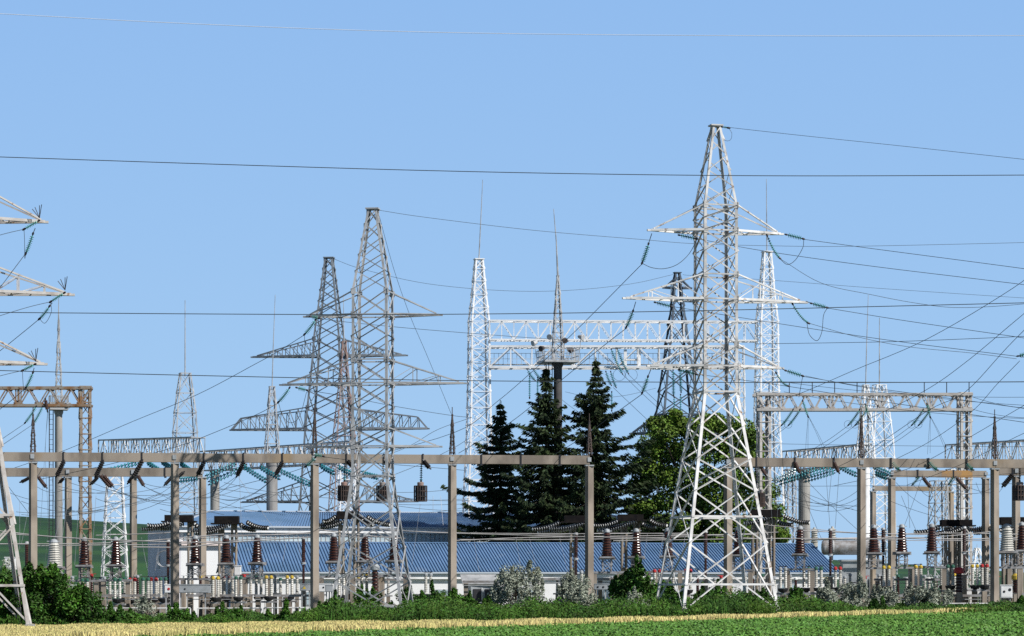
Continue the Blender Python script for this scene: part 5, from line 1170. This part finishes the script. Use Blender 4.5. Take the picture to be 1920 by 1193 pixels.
# ---------------------------------------------------------------- weeds, wheat, crop
def strip(n, fx, fy): return np.array([(fx(),fy()) for _ in range(n)])
def noise1(x, k=0): return math.sin(x*.9+k)*.5+math.sin(x*2.3+1.7*k)*.3+math.sin(x*5.1+k*.6)*.2
def weeds(n):
    x = rng.uniform(-34, 34, n); Yb = np.interp(x, [-34,-28,-12,0,10,22,34], [166,164.5,162,165,167,168,169]); Y = Yb+rng.uniform(-4.5,8.5,n)
    h = .66+.16*np.sin(x*1.1)+.14*np.sin(x*2.7+1+Y*.4)+.22*np.abs(np.sin(x*2.1+Y*.9)*np.sin(Y*1.3+x*.4)); h = np.clip(h*np.interp(x,[-34,-25,-23,-13,-11,-2,0,14,17,20,34],[1.2,1.0,.62,.62,1.15,1.2,1.0,1.3,1.1,.55,.45]), .3, 1.5)
    h *= np.interp(Y-Yb, [-4.5,-1,8.5], [.75,1.1,1.15])*1.12
    z = 0.016*x+h*rng.uniform(0.02,1,n)**.8
    c = np.stack([x,Y,z],1); nn = rng.normal(size=(n,3))*.6+np.array([0.1,-.3,.55])
    nb = 9000; xb = rng.uniform(-34,34,nb); yb = np.interp(xb, [-34,-28,-12,0,10,22,34], [166,164.5,162,165,167,168,169])+rng.uniform(-4.5,8,nb)
    hb = (.62+.2*np.sin(xb*1.1)+.15*np.sin(xb*2.7+1))*np.interp(xb,[-34,-25,-23,-13,-11,-2,0,14,17,20,34],[1.2,1.0,.65,.65,1.2,1.2,1.0,1.3,1.1,.6,.5])*rng.uniform(.7,1.25,nb)
    bb = np.stack([xb,yb,.016*xb],1); db = np.stack([np.ones(nb),rng.normal(0,.4,nb),np.zeros(nb)],1)*rng.uniform(.012,.03,nb)[:,None]; tb = bb+np.stack([rng.normal(0,.12,nb),rng.normal(0,.12,nb),hb],1)
    qb = np.stack([bb-db,bb+db,(bb+tb)/2+db*1.4,tb],1).reshape(-1,3)
    nn2 = nn/np.linalg.norm(nn,axis=1,keepdims=True); r_ = rng.normal(size=(n,3)); u_ = np.cross(nn2,r_); u_ /= np.linalg.norm(u_,axis=1,keepdims=True); v_ = np.cross(nn2,u_); s_ = rng.uniform(.05,.12,n)[:,None]
    qa = np.stack([c-u_*s_, c-v_*s_*.38, c+u_*s_, c+v_*s_*.38],1).reshape(-1,3)
    o = rawquads('undergrowth', np.concatenate([qa,qb]), 'weed', None, (0,0,0)); tag(o, 'dark green weeds growing in a band along the substation edge', 'weeds', kind='stuff')
weeds(120000)
bd = lambda x: 138.5+1.0*x                                              # near edge of the wheat
def wheatback(x): return np.maximum(np.interp(x,[-40,-30,-13,0,9,22,34],[163,161,154,147,151.5,164.5,177]), 137.+1.0*np.asarray(x)+2.5)
n = 150000
x = rng.uniform(-36,32,n); y0, y1 = np.maximum(bd(x),95), wheatback(x); y = y0+(y1-y0)*rng.uniform(0,1,n)**.9
keep = rng.uniform(0,1,n) < np.clip((y1-y0)/30,.12,1); x, y = x[keep], y[keep]; n = len(x)
h = .31*rng.uniform(.8,1.12,n)+.03*np.sin(x*1.3)+.02*np.sin(x*3.1+y); b0 = np.stack([x,y,.016*x-.02],1); a = rng.uniform(0,6.28,n)
d = np.stack([np.cos(a),np.sin(a)*.5,np.zeros(n)],1)*rng.uniform(.018,.035,n)[:,None]; le = np.stack([rng.normal(0,.08,n)-.02,rng.normal(0,.05,n),h],1)
q = np.stack([b0-d, b0+d, b0+le+d*.9, b0+le-d*.5+np.array([0,0,.04])],1).reshape(-1,3)
o = rawquads('wheat_stand', q, 'wheat', None, (0,0,0)); tag(o, 'strip of ripe yellow wheat in front of the weeds', 'wheat', kind='stuff')
n = 250000
Yc = 70+(rng.uniform(0,1,n)**.8)*108; x = rng.uniform(-.19,.19,n)*Yc; k = (Yc < bd(x)+1.2); x, Yc = x[k], Yc[k]; n = len(x)
z = .016*x+.11*rng.uniform(.0,1,n)*(1+.5*np.sin(x*2.1+Yc*.7)); c = np.stack([x,Yc,z+.02],1); nn = rng.normal(size=(n,3))*.45+np.array([.05,-.2,.8])
o = leafmesh('crop_rows', c, nn, rng.uniform(.03,.075,n), 'crop', None, .7); tag(o, 'low bright green leafy crop in the foreground', 'crop', kind='stuff')
# ---------------------------------------------------------------- ground, hill
def sheet(name, xs, ys, zf, m):
    vs = [(x,y,zf(x,y)) for y in ys for x in xs]; k = len(xs)
    fs = [(j*k+i, j*k+i+1, (j+1)*k+i+1, (j+1)*k+i) for j in range(len(ys)-1) for i in range(k-1)]
    me = bpy.data.meshes.new(name); me.from_pydata(vs,[],fs); me.materials.append(M[m]); me.polygons.foreach_set('use_smooth',[True]*len(fs)); me.update()
    return tag(link(bpy.data.objects.new(name,me)), None, None, None, 'structure')
xs = [-3000,-800,-200,-60,-40,-20,0,20,40,60,200,800,3000]
o = sheet('ground', xs, [-200,0,60,100,150,165,200,260,330,500,1200,4000], lambda x,y: g(x)-(.0), 'gravel'); tag(o, 'open yard ground under the substation', 'ground')
o = sheet('field', [-60,-40,-20,0,20,40,60], [-20,20,60,100,130,150,168], lambda x,y: g(x)+.004, 'soil'); tag(o, 'farm field soil in front of the substation', 'field')
hx = list(np.linspace(-420,420,57)); hy = list(np.linspace(330,700,26))+[760,850,1000,1300]
def hz(x,y):
    top = 12.45-.0555*x+.35*math.sin(x*.03)+.25*math.sin(x*.011+1)
    f = (y-330)/370 if y <= 700 else 1-.5*((y-700)/600)
    return max(-1.3, -1.2+(top+1.2)*(f if y > 700 else (f**1.15)))
o = sheet('hill', hx, hy, hz, 'hill'); tag(o, 'low green cultivated hill behind the substation', 'hill')
# ---------------------------------------------------------------- light, sky, camera
SUN_AZ, SUN_EL = 57., 41.
w = bpy.data.worlds.new('World'); sc.world = w; w.use_nodes = True; nt = w.node_tree; bg = nt.nodes['Background']
sky = nt.nodes.new('ShaderNodeTexSky'); sky.sky_type = 'NISHITA'; sky.sun_disc = False; sky.sun_elevation = R(SUN_EL); 
to_sun = V((math.sin(R(SUN_AZ))*math.cos(R(SUN_EL)), -math.cos(R(SUN_AZ))*math.cos(R(SUN_EL)), math.sin(R(SUN_EL))))
sky.sun_rotation = math.atan2(to_sun.x, to_sun.y)
sky.air_density = 1.0; sky.dust_density = 0.0; sky.ozone_density = 2.0; sky.altitude = 0
tc = nt.nodes.new('ShaderNodeTexCoord'); sp = nt.nodes.new('ShaderNodeSeparateXYZ'); nt.links.new(tc.outputs['Generated'], sp.inputs[0])
mr = nt.nodes.new('ShaderNodeMapRange'); mr.interpolation_type = 'SMOOTHSTEP'; mr.inputs[1].default_value = .21; mr.inputs[2].default_value = .27; mr.inputs[3].default_value = .88; mr.inputs[4].default_value = 0.
nt.links.new(sp.outputs[2], mr.inputs[0]); mx = nt.nodes.new('ShaderNodeMix'); mx.data_type = 'RGBA'
ml = nt.nodes.new('ShaderNodeMapRange'); ml.inputs[1].default_value = 0.; ml.inputs[2].default_value = .21; nt.links.new(sp.outputs[2], ml.inputs[0])
cl_ = nt.nodes.new('ShaderNodeMix'); cl_.data_type = 'RGBA'; nt.links.new(ml.outputs[0], cl_.inputs['Factor']); cl_.inputs[6].default_value = (6.8,11.0,16.2,1); cl_.inputs[7].default_value = (5.15,9.2,15.9,1)
nt.links.new(mr.outputs[0], mx.inputs['Factor']); nt.links.new(sky.outputs[0], mx.inputs[6]); nt.links.new(cl_.outputs[2], mx.inputs[7])
nt.links.new(mx.outputs[2], bg.inputs[0]); bg.inputs[1].default_value = .05
l = bpy.data.lights.new('Sun','SUN'); l.energy = 5.0; l.angle = R(.5); l.color = (1.,.965,.91)
so = link(bpy.data.objects.new('Sun', l)); so.rotation_euler = (-to_sun).to_track_quat('-Z','Y').to_euler(); so.location = (60,-60,80)
cam = bpy.data.cameras.new('Camera'); co = link(bpy.data.objects.new('Camera', cam)); sc.camera = co
co.location = (0,0,EYE); co.rotation_euler = (R(90),0,0); cam.sensor_width = 36; cam.lens = 36*F/1920; cam.shift_y = (HZ-596.5)/1920; cam.clip_end = 12000; cam.clip_start = 1
vs = sc.view_settings; vs.view_transform = 'Standard'; vs.look = 'None'; vs.exposure = 0.22; vs.gamma = 1
sc.cycles.use_denoising = False; sc.cycles.max_bounces = 5
